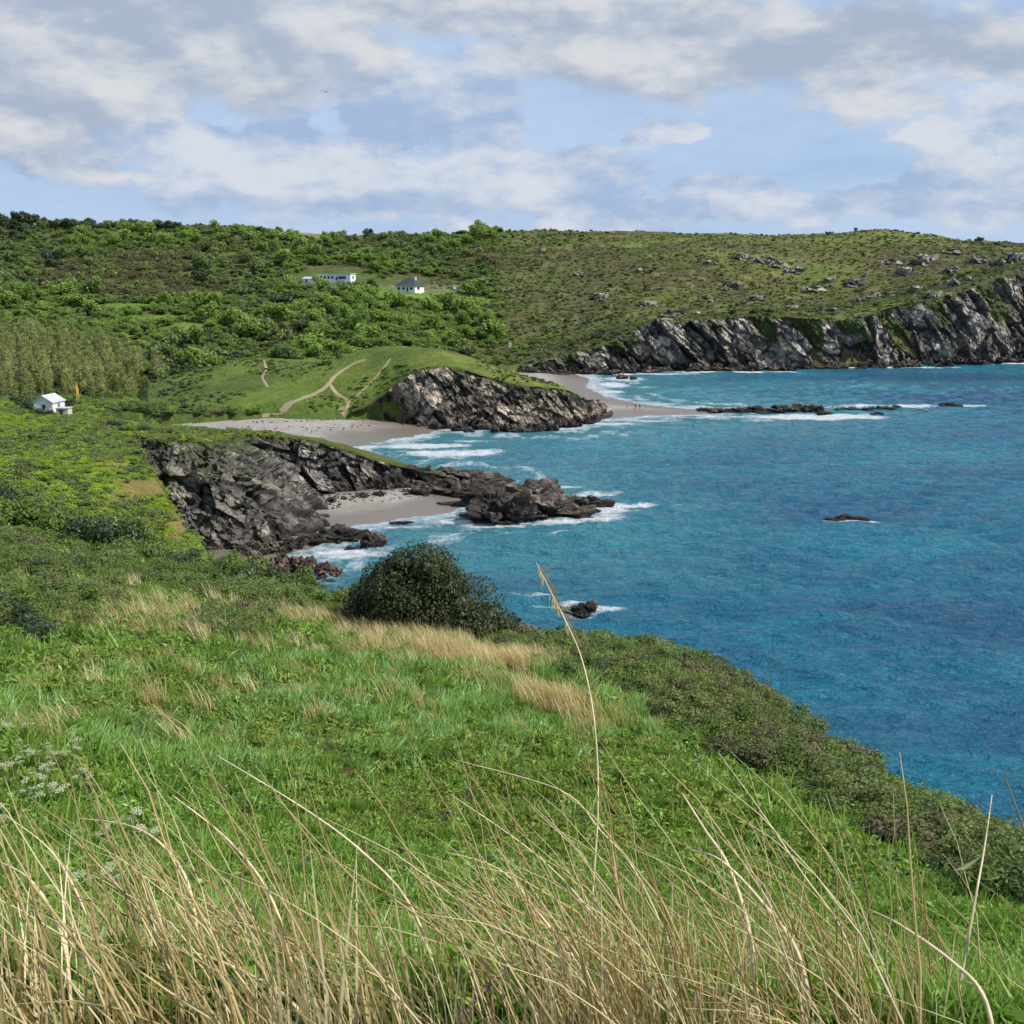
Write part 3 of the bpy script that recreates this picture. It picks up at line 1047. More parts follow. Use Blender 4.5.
# ------------------------------------------------------------------ foliage meshes
LEAF = {
    'bright': leafmat('bright_leaf', (0.034, 0.056, 0.013), (0.160, 0.225, 0.046), 0.3),
    'mid': leafmat('mid_leaf', (0.028, 0.042, 0.016), (0.115, 0.155, 0.046), 0.25),
    'dark': leafmat('dark_leaf', (0.012, 0.020, 0.008), (0.040, 0.060, 0.018), 0.15, 0.45, 0.4),
    'olive': leafmat('olive_leaf', (0.034, 0.046, 0.015), (0.125, 0.145, 0.044), 0.2),
    'brown': leafmat('bare_twig', (0.028, 0.026, 0.014), (0.112, 0.102, 0.052), 0.05, 0.8, 0.1),
    'willow': leafmat('willow_twig', (0.055, 0.068, 0.022), (0.195, 0.215, 0.075), 0.2, 0.8, 0.1),
    'bracken': leafmat('bracken_leaf', (0.046, 0.075, 0.010), (0.195, 0.265, 0.024), 0.3),
    'meadow': leafmat('meadow_leaf', (0.026, 0.052, 0.009), (0.155, 0.245, 0.040), 0.35, 0.42, 0.4),
    'meadow_pale': leafmat('meadow_blade', (0.060, 0.120, 0.030), (0.205, 0.320, 0.100), 0.35, 0.38, 0.5),
    'gorse': leafmat('scrub_leaf', (0.022, 0.036, 0.008), (0.110, 0.150, 0.030), 0.2),
    'gloss': leafmat('glossy_leaf', (0.010, 0.015, 0.006), (0.040, 0.050, 0.016), 0.12, 0.5, 0.25),
    'straw': leafmat('dry_straw', (0.26, 0.185, 0.075), (0.70, 0.57, 0.29), 0.35, 0.6, 0.3),
    'straw2': leafmat('pale_straw', (0.50, 0.40, 0.20), (0.80, 0.69, 0.43), 0.2, 0.55, 0.35),
    'yellow': leafmat('yellowish_herb', (0.045, 0.065, 0.012), (0.170, 0.220, 0.045), 0.3),
    'white': leafmat('white_umbel', (0.30, 0.33, 0.18), (0.60, 0.62, 0.46), 0.2),
}
M['bark'] = simple('bark', (0.10, 0.085, 0.065), 0.9, 0.3, 9.0)
M['bark_pale'] = simple('pale_bark', (0.22, 0.19, 0.145), 0.9, 0.3, 9.0)


def quads(c, u, w):
    """diamond-ish leaf quads: centres c, long half axis u, short half axis w"""
    n = len(c)
    V = np.empty((n, 4, 3))
    V[:, 0] = c - u
    V[:, 1] = c + w - u * 0.1
    V[:, 2] = c + u
    V[:, 3] = c - w - u * 0.1
    return V.reshape(-1, 3), np.arange(n * 4).reshape(-1, 4)


def unit(v):
    return v / (np.linalg.norm(v, axis=-1, keepdims=True) + 1e-9)


def crown(n, lobes, size, seed, mat, shell=0.55, aspect=0.5, up=0.3, core=True, jitter=0.8):
    """leaf-sized faces through the volume of several lobes, with gaps; returns a mesh"""
    g = np.random.default_rng(seed)
    lobes = np.array(lobes, float)
    vol = lobes[:, 3] * lobes[:, 4] + lobes[:, 4] * lobes[:, 5]
    k = g.choice(len(lobes), n, p=vol / vol.sum())
    dirs = unit(g.normal(size=(n, 3)))
    rad = (shell + (1 - shell) * g.random(n) ** 0.6) * (0.86 + 0.3 * vnoise3(dirs * 2.6 + k[:, None] * 3.1, seed))
    c = lobes[k, :3] + dirs * lobes[k, 3:6] * rad[:, None]
    keep = vnoise3(c / (lobes[:, 3:6].mean() * 0.45) + 9, seed + 1) > 0.27
    c, dirs, k = c[keep], dirs[keep], k[keep]
    ok = c[:, 2] > 0.0
    c, dirs = c[ok], dirs[ok]
    n = len(c)
    nrm = unit(dirs + np.array([0, 0, up]) + g.normal(size=(n, 3)) * jitter)
    t = unit(np.cross(nrm, g.normal(size=(n, 3))))
    b = np.cross(nrm, t)
    s = size * (0.6 + 0.8 * g.random(n))[:, None]
    V, Fq = quads(c, t * s, b * s * aspect)
    tint = np.clip(0.25 + 0.5 * g.random(n) + 0.9 * (vnoise3(c / (lobes[:, 3:6].mean() * 0.7), seed + 2) - 0.5), 0, 1)
    tint = np.repeat(tint, 4)
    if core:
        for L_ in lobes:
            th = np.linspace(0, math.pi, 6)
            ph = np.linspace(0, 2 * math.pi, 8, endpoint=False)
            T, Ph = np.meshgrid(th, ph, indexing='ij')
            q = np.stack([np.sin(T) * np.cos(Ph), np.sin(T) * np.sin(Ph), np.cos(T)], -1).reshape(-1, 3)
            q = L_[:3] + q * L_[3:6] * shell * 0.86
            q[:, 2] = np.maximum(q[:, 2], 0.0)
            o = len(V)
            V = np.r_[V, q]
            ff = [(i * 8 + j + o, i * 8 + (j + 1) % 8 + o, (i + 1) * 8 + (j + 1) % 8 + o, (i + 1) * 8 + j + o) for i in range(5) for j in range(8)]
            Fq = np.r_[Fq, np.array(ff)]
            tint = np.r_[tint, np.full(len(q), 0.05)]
    me = new_mesh('crown', V, Fq, [mat])
    fattr(me, 'tint', tint)
    return me


def rlobes(seed, n, spread, r, flat=0.8, z0=0.45, first=None):
    g = random.Random(seed)
    out = [first or (0, 0, z0, r * 1.15, r * 1.15, r * flat * 1.15)]
    for i in range(n):
        a = g.uniform(0, 6.283)
        q = spread * g.uniform(0.5, 1.0)
        k = r * g.uniform(0.55, 1.0)
        out.append((math.cos(a) * q, math.sin(a) * q, z0 + g.uniform(-0.12, 0.22), k, k, k * flat))
    return out


def trunk_mesh(seed, h, r, limbs=4, mat=None):
    g = random.Random(seed)
    m = MB()
    pts = [(0, 0, -0.1 * h)]
    x = y = 0
    for i in range(1, 5):
        x += g.uniform(-.05, .05) * h
        y += g.uniform(-.05, .05) * h
        pts.append((x, y, h * i / 4))
    m.tube(pts, [r, r * .85, r * .7, r * .5, r * .25], 6)
    for i in range(limbs):
        k = g.choice((1, 2, 3))
        a = g.uniform(0, 6.283)
        b = Vector(pts[k])
        e = b + Vector((math.cos(a) * h * .35, math.sin(a) * h * .35, h * .3))
        m.tube([b, (b + e) / 2 + Vector((0, 0, .04 * h)), e], [r * .5, r * .35, r * .12], 5)
    return new_mesh('trunk', m.v, m.f, [mat or M['bark']])


# ------------------------------------------------------------------ scatter of uncountable growth (geometry nodes)
def scatter(name, pts, rots, scl, idx, protos, label, cat):
    me = bpy.data.meshes.new(name)
    n = len(pts)
    me.vertices.add(n)
    me.vertices.foreach_set('co', np.asarray(pts, np.float32).ravel())
    a = me.attributes.new('rot', 'FLOAT_VECTOR', 'POINT')
    a.data.foreach_set('vector', np.asarray(rots, np.float32).ravel())
    a = me.attributes.new('scl', 'FLOAT_VECTOR', 'POINT')
    scl = np.asarray(scl, np.float32)
    if scl.ndim == 1:
        scl = np.repeat(scl[:, None], 3, 1)
    a.data.foreach_set('vector', np.ascontiguousarray(scl).ravel())
    a = me.attributes.new('pick', 'INT', 'POINT')
    a.data.foreach_set('value', np.asarray(idx, np.int32))
    me.update()
    o = add(name, me)
    ng = bpy.data.node_groups.new(name + '_scatter', 'GeometryNodeTree')
    ng.interface.new_socket('Geometry', in_out='INPUT', socket_type='NodeSocketGeometry')
    ng.interface.new_socket('Geometry', in_out='OUTPUT', socket_type='NodeSocketGeometry')
    gi, go = ng.nodes.new('NodeGroupInput'), ng.nodes.new('NodeGroupOutput')
    iop = ng.nodes.new('GeometryNodeInstanceOnPoints')
    gj = ng.nodes.new('GeometryNodeGeometryToInstance')
    L = ng.links.new
    L(gi.outputs[0], iop.inputs['Points'])
    for p in reversed(protos):
        oi = ng.nodes.new('GeometryNodeObjectInfo')
        oi.inputs['Object'].default_value = p
        L(oi.outputs['Geometry'], gj.inputs[0])
    L(gj.outputs[0], iop.inputs['Instance'])
    iop.inputs['Pick Instance'].default_value = True

    def na(nm, typ):
        q = ng.nodes.new('GeometryNodeInputNamedAttribute')
        q.data_type = typ
        q.inputs['Name'].default_value = nm
        return q.outputs[0]
    L(na('pick', 'INT'), iop.inputs['Instance Index'])
    e = ng.nodes.new('FunctionNodeEulerToRotation')
    L(na('rot', 'FLOAT_VECTOR'), e.inputs[0])
    L(e.outputs[0], iop.inputs['Rotation'])
    L(na('scl', 'FLOAT_VECTOR'), iop.inputs['Scale'])
    L(iop.outputs[0], go.inputs[0])
    md = o.modifiers.new('scatter', 'NODES')
    md.node_group = ng
    return tag(o, label, cat, kind='stuff')


def proto(name, me):
    return bpy.data.objects.new(name, me)


def polar(n, a0, a1, r0, r1, seed):
    g = np.random.default_rng(seed)
    a = np.radians(a0 + (a1 - a0) * g.random(n))
    r = np.exp(math.log(r0) + (math.log(r1) - math.log(r0)) * g.random(n))
    return r * np.sin(a), r * np.cos(a)


def visible(x, y, z, steps=70):
    """True where the point is seen from the viewpoint over the land between"""
    r = np.hypot(x, y)
    el = (z - H) / r
    ok = np.ones(len(x), bool)
    for k in np.linspace(0.12, 0.985, steps):
        ok &= (land(x * k, y * k) - H) / (r * k) < el + 0.002
    return ok


def rots(n, seed, tilt=0.15):
    g = np.random.default_rng(seed)
    return np.stack([g.normal(size=n) * tilt, g.normal(size=n) * tilt, g.random(n) * 6.283], 1)


def inell(px, py, cx, cy, rx, ry):
    return ((px - cx) / rx) ** 2 + ((py - cy) / ry) ** 2 < 1


# ---- trees and bushes of the valley: single things for the ones that show largest
def tree_kind(name, n, lobes, size, mat, seed, tr=None, **kw):
    c = crown(n, lobes, size, seed, mat, **kw)
    t = trunk_mesh(seed, *(tr or (0.45, 0.035)))
    return name, c, t


KIND = {
    'green': [tree_kind('leafy_tree', 900, rlobes(s, 6, 0.34, 0.27, 0.85, 0.5), 0.055, LEAF['bright'], s) for s in (1, 2, 3)],
    'mid': [tree_kind('scrub_tree', 800, rlobes(s, 6, 0.4, 0.25, 0.75, 0.38), 0.055, LEAF['mid'], s) for s in (4, 5, 6)],
    'dark': [tree_kind('evergreen_tree', 900, rlobes(s, 7, 0.38, 0.24, 0.75, 0.5), 0.05, LEAF['dark'], s) for s in (7, 8)],
    'olive': [tree_kind('bush', 700, rlobes(s, 5, 0.4, 0.25, 0.7, 0.25), 0.055, LEAF['olive'], s) for s in (9, 10, 11)],
    'brown': [tree_kind('thicket', 800, rlobes(s, 6, 0.42, 0.24, 0.65, 0.25), 0.05, LEAF['brown'], s, aspect=0.15, core=True) for s in (12, 13)],
}


def place_tree(kind, x, y, s, label, cat, group, rnd, zs=None, sink=0.05):
    name, c, t = rnd.choice(KIND[kind])
    z = float(land(np.array([x]), np.array([y]))[0])
    e = empty(name, (x, y, z - sink * s), rnd.uniform(0, 6.28))
    e.scale = (s, s, zs or s * rnd.uniform(0.75, 1.05))
    add('crown', c, e)
    add('trunk', t, e)
    return tag(e, label, cat, group)


HOUSES = ((336, 278, 40, 13), (411, 287, 34, 13), (445, 288, 26, 9), (315, 277, 16, 7), (410, 294, 60, 7), (458, 301, 38, 6))
LAWNS = ((130, 307, 30, 4), (155, 319, 42, 4), (187, 329, 24, 7), (330, 234, 58, 4.5))


def on_open(px, py):
    m = np.zeros(len(px), bool)
    for e in HOUSES + LAWNS:
        m |= inell(px, py, *e)
    return m


def hill_points(n, seed, r0=250, r1=1000, a0=-34, a1=34):
    x, y = polar(n, a0, a1, r0, r1, seed)
    z, l = land(x, y, True)
    px, py = project(x, y, z)
    return x, y, z, l, px, py


RND = random.Random(5)
x, y, z, l, px, py = hill_points(2600, 101)
leftv = (l == 4) & (px < 500) & (px > -10) & (z > 3.0) & ~on_open(px, py) & (y < 860)
vis = np.zeros(len(x), bool)
vis[leftv] = visible(x[leftv], y[leftv], z[leftv] + 3)
cand = np.where(leftv & vis)[0]
taken = []
cnt = 0
DESC = {'green': ('bright green leafy tree among the scrub on the valley hillside', 'tree', 'bright leafy trees on the hillside'),
        'mid': ('mid green rounded scrub tree on the valley hillside', 'tree', 'mid green scrub trees on the hillside'),
        'dark': ('dark evergreen tree among paler scrub on the valley hillside', 'tree', 'dark evergreens on the hillside'),
        'olive': ('grey-green low bush on the valley hillside', 'bush', 'grey-green bushes on the hillside'),
        'brown': ('brown leafless thicket among green scrub on the valley hillside', 'thicket', 'bare thickets on the hillside')}
patch = fbm2(x * 0.009, y * 0.009, 3, 202)
for i in cand:
    if cnt >= 260:
        break
    sz = RND.uniform(8, 16)
    if any((x[i] - a) ** 2 + (y[i] - b) ** 2 < (0.42 * (sz + q)) ** 2 for a, b, q in taken):
        continue
    if px[i] < 165 and py[i] > 318:
        continue
    taken.append((x[i], y[i], sz))
    k = 'green' if patch[i] > 0.54 else 'brown' if patch[i] < 0.36 else RND.choice(('mid', 'mid', 'olive', 'green', 'dark'))
    if k == 'brown' and RND.random() < 0.4:
        k = 'olive'
    place_tree(k, x[i], y[i], sz, *DESC[k], RND)
    cnt += 1

# skyline trees, top left
for i in range(34):
    p_x = -6 + i * 5.4 + RND.uniform(-3, 3)
    d = RND.uniform(845, 885)
    k = 'dark' if (p_x < 36 or RND.random() < 0.45) else 'mid'
    s = RND.uniform(11, 15) * (1.25 if p_x < 36 else 1.0)
    place_tree(k, PX(p_x, d), d, s, 'dark tree standing in the wood along the skyline' if k == 'dark' else 'green tree standing in the wood along the skyline', 'tree', 'dark skyline trees' if k == 'dark' else 'green skyline trees', RND)
for p_x, d, s, lab in ((283, 800, 9.5, 'small dark tree standing alone below the pale skyline field'), (828, 730, 5.5, 'small round dark bush alone on the bare skyline'), (980, 705, 8.5, 'dark windswept tree on the skyline above the far cliffs'),
                       (497, 850, 14, 'broad dark clump of trees on the skyline above the lone white bungalow')):
    place_tree('dark', PX(p_x, d), d, s, lab, 'tree', None, RND, zs=s * (0.5 if p_x == 497 else 0.75))

# pale wood above the hut
wl = []
for s in (31, 32, 33):
    lob = [(random.Random(s + q).uniform(-.08, .08), random.Random(s * 3 + q).uniform(-.08, .08), 0.3 + 0.13 * q, 0.17 - 0.018 * q, 0.17 - 0.018 * q, 0.16) for q in range(6)]
    wl.append((crown(900, lob, 0.045, s, LEAF['willow'], shell=0.2, aspect=0.16, core=False, up=0.8), trunk_mesh(s, 0.8, 0.018, 6, M['bark_pale'])))
x, y = polar(1500, -30, -17, 268, 420, 301)
z, l = land(x, y, True)
px, py = project(x, y, z)
ok = (l == 4) & (px < 162) & (px > -12) & (py > 340) & (py < 402 - 0.02 * px) & (py > 342 + 0.30 * (px - 60))
tk = []
for i in np.where(ok)[0]:
    if any((x[i] - a) ** 2 + (y[i] - b) ** 2 < 3.2 ** 2 for a, b in tk):
        continue
    tk.append((x[i], y[i]))
    if len(tk) > 170:
        break
    c, t = RND.choice(wl)
    e = empty('willow_tree', (x[i], y[i], z[i] - 0.2), RND.uniform(0, 6.28))
    s = RND.uniform(5.5, 12.0)
    e.scale = (s * 1.0, s * 1.0, s)
    add('crown', c, e)
    add('trunk', t, e)
    tag(e, 'pale thin budding tree in the close wood behind the white hut', 'tree', 'pale trees of the wood behind the hut')

# rest of the scrub as one mass
PROTO_SCRUB = []
for k in ('green', 'mid', 'olive', 'brown', 'dark'):
    for name, c, t in KIND[k][:2]:
        PROTO_SCRUB.append(proto('scrub_' + k, c))
x, y, z, l, px, py = hill_points(42000, 111, 255, 1000)
g = np.random.default_rng(3)
nz = fbm2(x * 0.02, y * 0.02, 4, 205)
dens = np.where(px < 520, 0.85, 0.10)
dens = np.where(px > 520, np.where(nz > 0.56, 0.22, 0.02), dens)
dens = np.where((px > 440) & (px < 620), 0.85 - 0.75 * sstep(440, 620, px + (nz - .5) * 300), dens)
ok = (l == 4) & (z > 2.7) & ~on_open(px, py) & (g.random(len(x)) < dens) & ~((px < 60) & (py > 390))
x, y, z, px, py, nz = (q[ok] for q in (x, y, z, px, py, nz))
pt = fbm2(x * 0.009, y * 0.009, 3, 202)
n = len(x)
u = g.random(n)
idx = np.select([pt > 0.55, pt < 0.37], [np.where(u < .6, 0, 2), np.where(u < .65, 6, 4)], np.select([u < .2, u < .55, u < .82, u < .92], [0, 2, 4, 8], 6))
idx = np.where(px > 560, np.where(u < .5, 4, np.where(u < .8, 8, 6)), idx) + g.integers(0, 2, n)
sc = (3.0 + 4.0 * g.random(n) ** 1.5) * np.where(px > 500, 0.6, 1.0) * np.where(y < 330, 0.65, 1.0)
scatter('hillside_scrub', np.stack([x, y, z - 0.3], 1), rots(n, 4, 0.05), np.stack([sc, sc, sc * (0.55 + 0.3 * g.random(n))], 1), idx, PROTO_SCRUB,
        'thick mixed green and brown scrub covering the valley hillside', 'scrub')

# heath lumps over the right-hand headland and the mound
x, y, z, l, px, py = hill_points(64000, 121, 240, 800, -28, 30)
g = np.random.default_rng(31)
nz = fbm2(x * 0.05, y * 0.05, 4, 207)
thick = inell(px, py, 328, 404, 26, 9) | inell(px, py, 380, 398, 34, 26) | inell(px, py, 400, 372, 18, 9) | inell(px, py, 185, 392, 22, 12) | inell(px, py, 250, 363, 14, 4)
ok = (((l == 4) & (px > 430)) | ((l == 3) & ((nz > 0.545) & (g.random(len(x)) < 0.6) | thick & (g.random(len(x)) < .8)))) & (z > 3)
x, y, z, px, py, nz, l = (q[ok] for q in (x, y, z, px, py, nz, l))
n = len(x)
u = g.random(n)
idx = np.select([nz > 0.6, nz < 0.42], [4 + (u < .5) * 4, np.where(u < .6, 0, 4)], np.where(u < .5, 4, np.where(u < .75, 2, 6))) + g.integers(0, 2, n)
sc = (1.0 + 1.6 * g.random(n) ** 2) * np.where(l == 3, 0.7, 1.0)
scatter('heath', np.stack([x, y, z - 0.15], 1), rots(n, 41, 0.05), np.stack([sc, sc, sc * 0.55], 1), idx, PROTO_SCRUB,
        'low heath tufts dotted over the grassy headland slopes', 'heath')

# bracken and grass lumps of the bright slope below the hut
BR = [proto('bracken_clump', crown(420, rlobes(s, 5, 0.5, 0.32, 0.55, 0.12), 0.085, s, LEAF[m], up=0.8, aspect=0.4)) for s, m in ((51, 'bracken'), (52, 'bracken'), (53, 'mid'), (54, 'olive'))]
x, y = polar(15000, -34, -13, 60, 235, 131)
z, l = land(x, y, True)
g = np.random.default_rng(32)
nz = fbm2(x * 0.09, y * 0.06, 4, 209)
edge = sdist(x, y, left_poly)
px, py = project(x, y, z)
ok = ((l == 1) | ((l == 2) & (y > 125))) & (z > 4) & ~((l == 1) & (g.random(len(x)) < 0.93 * sstep(-11, -4, edge) * sstep(134, 118, y) * sstep(0.38, 0.54, fbm2(x * 0.35, y * 0.12, 4, 44))))
x, y, z, nz, edge, l = (q[ok] for q in (x, y, z, nz, edge, l))
n = len(x)
u = g.random(n)
idx = np.where(nz > 0.5, np.where(u < .25, 2, np.where(u < .65, 3, 0)), np.where(u < .82, g.integers(0, 2, n), 2))
idx = np.where((l == 2) & (u < .6), 3, idx)
sc = 0.45 + 0.8 * g.random(n) ** 1.6 + 0.35 * (nz > 0.5)
scatter('bracken', np.stack([x, y, z - 0.05], 1), rots(n, 42, 0.1), np.stack([sc, sc * 1.5, sc * 0.8], 1), idx, BR,
        'bright yellow-green bracken and turf on the slope below the white hut', 'bracken')

# ------------------------------------------------------------------ near slope
SCR = [proto('scrub_clump', crown(2800, rlobes(s, 7, 0.5, 0.3, 0.7, 0.25), 0.029, s, LEAF[m], up=0.5, aspect=0.42, shell=0.5)) for s, m in ((61, 'gorse'), (62, 'gorse'), (63, 'mid'), (64, 'olive'), (65, 'brown'), (66, 'dark'))]


def blades(n, h, r, seed, mat, width, lean=0.0, curl=0.35, segs=2):
    g = np.random.default_rng(seed)
    vs, fs, tn = [], [], []
    for i in range(n):
        a = g.random() * 6.283
        q = r * math.sqrt(g.random())
        b = np.array([math.cos(a) * q, math.sin(a) * q, -0.03])
        a2 = g.random() * 6.283
        hh = h * (0.55 + 0.6 * g.random())
        out = np.array([math.cos(a2), math.sin(a2), 0]) * curl * g.random() + np.array([-lean, 0, 0])
        side = unit(np.array([-math.sin(a2 + 1), math.cos(a2 + 1), 0.0]))
        w = width * (0.7 + 0.6 * g.random())
        o = len(vs)
        for k in range(segs + 1):
            t = k / segs
            p = b + np.array([0, 0, hh * (t - 0.25 * t * t * np.linalg.norm(out))]) + out * hh * t * t
            ww = w * (1 - t) ** 0.6 if k < segs else 0.0006
            vs += [p - side * ww, p + side * ww]
        for k in range(segs):
            fs.append((o + 2 * k, o + 2 * k + 1, o + 2 * k + 3, o + 2 * k + 2))
        tn += [g.random()] * (2 * (segs + 1))
    me = new_mesh('tuft', np.array(vs), np.array(fs), [mat])
    fattr(me, 'tint', tn)
    return me


MEA = [proto('meadow_tuft', crown(170, rlobes(s, 4, 0.45, 0.34, 0.5, 0.22), 0.13, s, LEAF['meadow'], up=0.7, aspect=0.34, core=False, shell=0.15, jitter=1.0)) for s in (71, 72, 73)]
MEA += [proto('meadow_tuft', blades(60, 0.75, 0.5, s, LEAF['meadow_pale'], 0.035, 0.25, 0.9, 3)) for s in (74, 75)]
MEA += [proto('meadow_tuft', blades(60, 0.8, 0.5, s, LEAF['meadow'], 0.04, 0.2, 0.8, 3)) for s in (76, 77)]
MEA += [proto('meadow_tuft', crown(150, rlobes(s, 4, 0.45, 0.34, 0.5, 0.22), 0.12, s, LEAF['yellow'], up=0.7, aspect=0.3, core=False, shell=0.15, jitter=1.0)) for s in (78, 79)]
STR = [proto('straw_tuft', blades(34, 1.0, 0.35, s, LEAF[m], 0.012, 0.35, 0.5, 4)) for s, m in ((81, 'straw'), (82, 'straw'), (83, 'straw2'))]


def near_points(n, r0, r1, seed, a0=-33, a1=33):
    x, y = polar(n, a0, a1, r0, r1, seed)
    z, l = land(x, y, True)
    k = (l == 0) & (y > 1.5)
    x, y, z = x[k], y[k], z[k]
    px, py = project(x, y, z)
    return x, y, z, px, py, -sdist(x, y, near_poly)


def scrub_edge(px, py, y):
    """1 where the seaward and landward scrub grows"""
    seaw = py < np.interp(px, [480, 540, 600, 700, 800, 900, 1024, 1200], [640, 668, 690, 740, 795, 850, 915, 985])
    seaw = seaw & (px > 470)
    landw = (px <= 470) & (py < np.interp(px, [-60, 0, 100, 200, 300, 360, 470], [572, 576, 584, 600, 614, 625, 640]))
    return seaw, landw


def straw_mask(px, py):
    m = np.maximum(1 - np.abs(py - np.interp(px, [330, 400, 480, 560, 620], [628, 640, 662, 690, 720])) / 34, 0) * sstep(320, 350, px) * (1 - sstep(560, 620, px)) * 1.2
    m = np.maximum(m, 0.42 * np.maximum(1 - np.abs(py - np.interp(px, [-60, 60, 200, 340], [600, 606, 622, 632])) / 32, 0) * (px < 345))
    return np.clip(m, 0, 1)


x, y, z, px, py, sd = near_points(44000, 3.0, 68, 141)
g = np.random.default_rng(33)
sw, lw = scrub_edge(px, py, y)
st = straw_mask(px, py)
nz = fbm2(x * 0.22, y * 0.22, 4, 211)
n2 = fbm2(x * 0.10, y * 0.10, 3, 212)
ok = ~(sw & (g.random(len(x)) < 0.8)) & ~(lw & (g.random(len(x)) < 0.7)) & (g.random(len(x)) > st * 0.75)
x, y, z, nz, n2, px, py = (q[ok] for q in (x, y, z, nz, n2, px, py))
n = len(x)
u = g.random(n)
glossy = inell(px, py, 330, 720, 340, 60)
idx = np.where(u < np.where(glossy, 0.35, 0.85), g.integers(0, 3, n), np.where(glossy & (g.random(n) < .7), 3 + g.integers(0, 2, n), 5 + g.integers(0, 2, n)))
idx = np.where((n2 + 0.25 * (nz - 0.5) > 0.56) & (g.random(n) < 0.7), 7 + g.integers(0, 2, n), idx)
sc = (0.25 + 0.0095 * y) * (0.55 + 0.9 * g.random(n)) * (0.5 + 1.1 * nz)
scatter('meadow', np.stack([x, y, z - 0.03], 1), rots(n, 43, 0.25), np.stack([sc, sc, sc * (0.8 + 0.7 * g.random(n))], 1), idx, MEA,
        'lush green broad-leaved meadow growth on the near slope', 'meadow')

# duller herbage patches mixed into the meadow
x, y, z, px, py, sd = near_points(26000, 4.0, 66, 151)
g = np.random.default_rng(34)
nz = fbm2(x * 0.16, y * 0.16, 4, 213)
ok = (nz > 0.55) | inell(px, py, 60, 720, 110, 40) | inell(px, py, 260, 770, 90, 30) | ((py < 650) & (px < 360))
ok &= g.random(len(x)) < 0.55
x, y, z = x[ok], y[ok], z[ok]
n = len(x)
sc = (0.16 + 0.007 * y) * (0.6 + 0.8 * g.random(n))
scatter('weeds', np.stack([x, y, z - 0.03], 1), rots(n, 44, 0.2), sc, np.where(g.random(n) < .6, 3, np.where(g.random(n) < .5, 0, 4)), SCR,
        'olive and brownish weeds in patches through the near meadow', 'weeds')

# straw-coloured grass bands
x, y, z, px, py, sd = near_points(60000, 24, 66, 161)
g = np.random.default_rng(35)
st = straw_mask(px, py) * sstep(0.38, 0.62, fbm2(x * 0.25, y * 0.25, 3, 214))
ok = g.random(len(x)) < np.maximum(st * 0.5, 0.006)
x, y, z = x[ok], y[ok], z[ok]
n = len(x)
sc = 0.55 + 0.6 * g.random(n)
r = rots(n, 45, 0.12)
r[:, 2] = g.normal(size=n) * 0.5
scatter('dry_grass', np.stack([x, y, z], 1), r, sc, g.integers(0, 3, n), STR, 'bands of pale dry grass across the near slope', 'grass')

# scrub along both edges of the near slope
x, y, z, px, py, sd = near_points(34000, 12, 74, 171, -34, 36)
g = np.random.default_rng(36)
sw, lw = scrub_edge(px, py, y)
nz = fbm2(x * 0.3, y * 0.3, 3, 215)
ok = (sw & (g.random(len(x)) < 0.6)) | (lw & (g.random(len(x)) < 0.45)) | (inell(px, py, 45, 610, 70, 22) & (g.random(len(x)) < .25)) | (inell(px, py, 236, 632, 34, 12) & (g.random(len(x)) < .3))
x, y, z, px, py, nz = (q[ok] for q in (x, y, z, px, py, nz))
n = len(x)
u = g.random(n)
idx = np.select([nz > 0.58, nz < 0.42], [np.where(u < .28, 4, np.where(u < .55, 3, 1)), np.where(u < .5, 2, 0)], np.select([u < .45, u < .7, u < .84, u < .92], [g.integers(0, 2, n), 2, 3, 4], 5))
idx = np.where((px < 130) & (py > 590) & (u < .5), 5, idx)
sc = 0.8 + 1.0 * g.random(n) ** 1.5 + 0.5 * (px < 330)
idx = np.where((px < 330) & (u < .75), np.where(u < .5, g.integers(0, 2, n), 2), idx)
scatter('scrub', np.stack([x, y, z - 0.08], 1), rots(n, 46, 0.15), np.stack([sc, sc, sc * (0.7 + 0.3 * g.random(n))], 1), idx, SCR,
        'dense green and brown scrub along the edges of the near slope', 'scrub')


# ------------------------------------------------------------------ rocks
def rock_mesh(seed, ax, flat=0.5, sub=38, amp=0.44, cell=0.6):
    """a jagged boulder or skerry about one unit across, flattened below, its long axis ax:1"""
    th = np.linspace(0, math.pi, sub)
    ph = np.linspace(0, 2 * math.pi, sub * 2 + 1)
    T, Ph = np.meshgrid(th, ph, indexing='ij')
    q = np.stack([np.sin(T) * np.cos(Ph), np.sin(T) * np.sin(Ph), np.cos(T)], -1).reshape(-1, 3)
    # ridge: narrower towards the top and uneven crest
    p = q * np.array([ax, 1.0, 1.0])
    off = seed * 7.3
    lx = p + off
    lx[:, 0] += 0.45 * p[:, 2]
    v1, r1, e1 = facets(lx / cell, seed)
    v2, r2, e2 = facets(lx / (cell * 0.42), seed + 20)
    v3, r3, e3 = facets(lx / (cell * 0.2), seed + 40)
    d = 1 + amp * (1.3 * v1 + 0.55 * v2 + 0.25 * v3) + 0.5 * (fbm3(p * 0.9 + off, 3, seed) - 0.5)
    V = p * d[:, None]
    V[:, 2] *= np.where(V[:, 2] > 0, flat, 0.35)
    F_ = grid_faces(sub * 2 + 1, sub)
    me = new_mesh('rock', V, F_, [M['rock_sea']], False)
    fattr(me, 'tone', r1 * 0.5 + r2 * 0.35 + r3 * 0.15)
    fattr(me, 'crack', np.minimum(e1, e2))
    fattr(me, 'turf', np.zeros(len(V)))
    return me


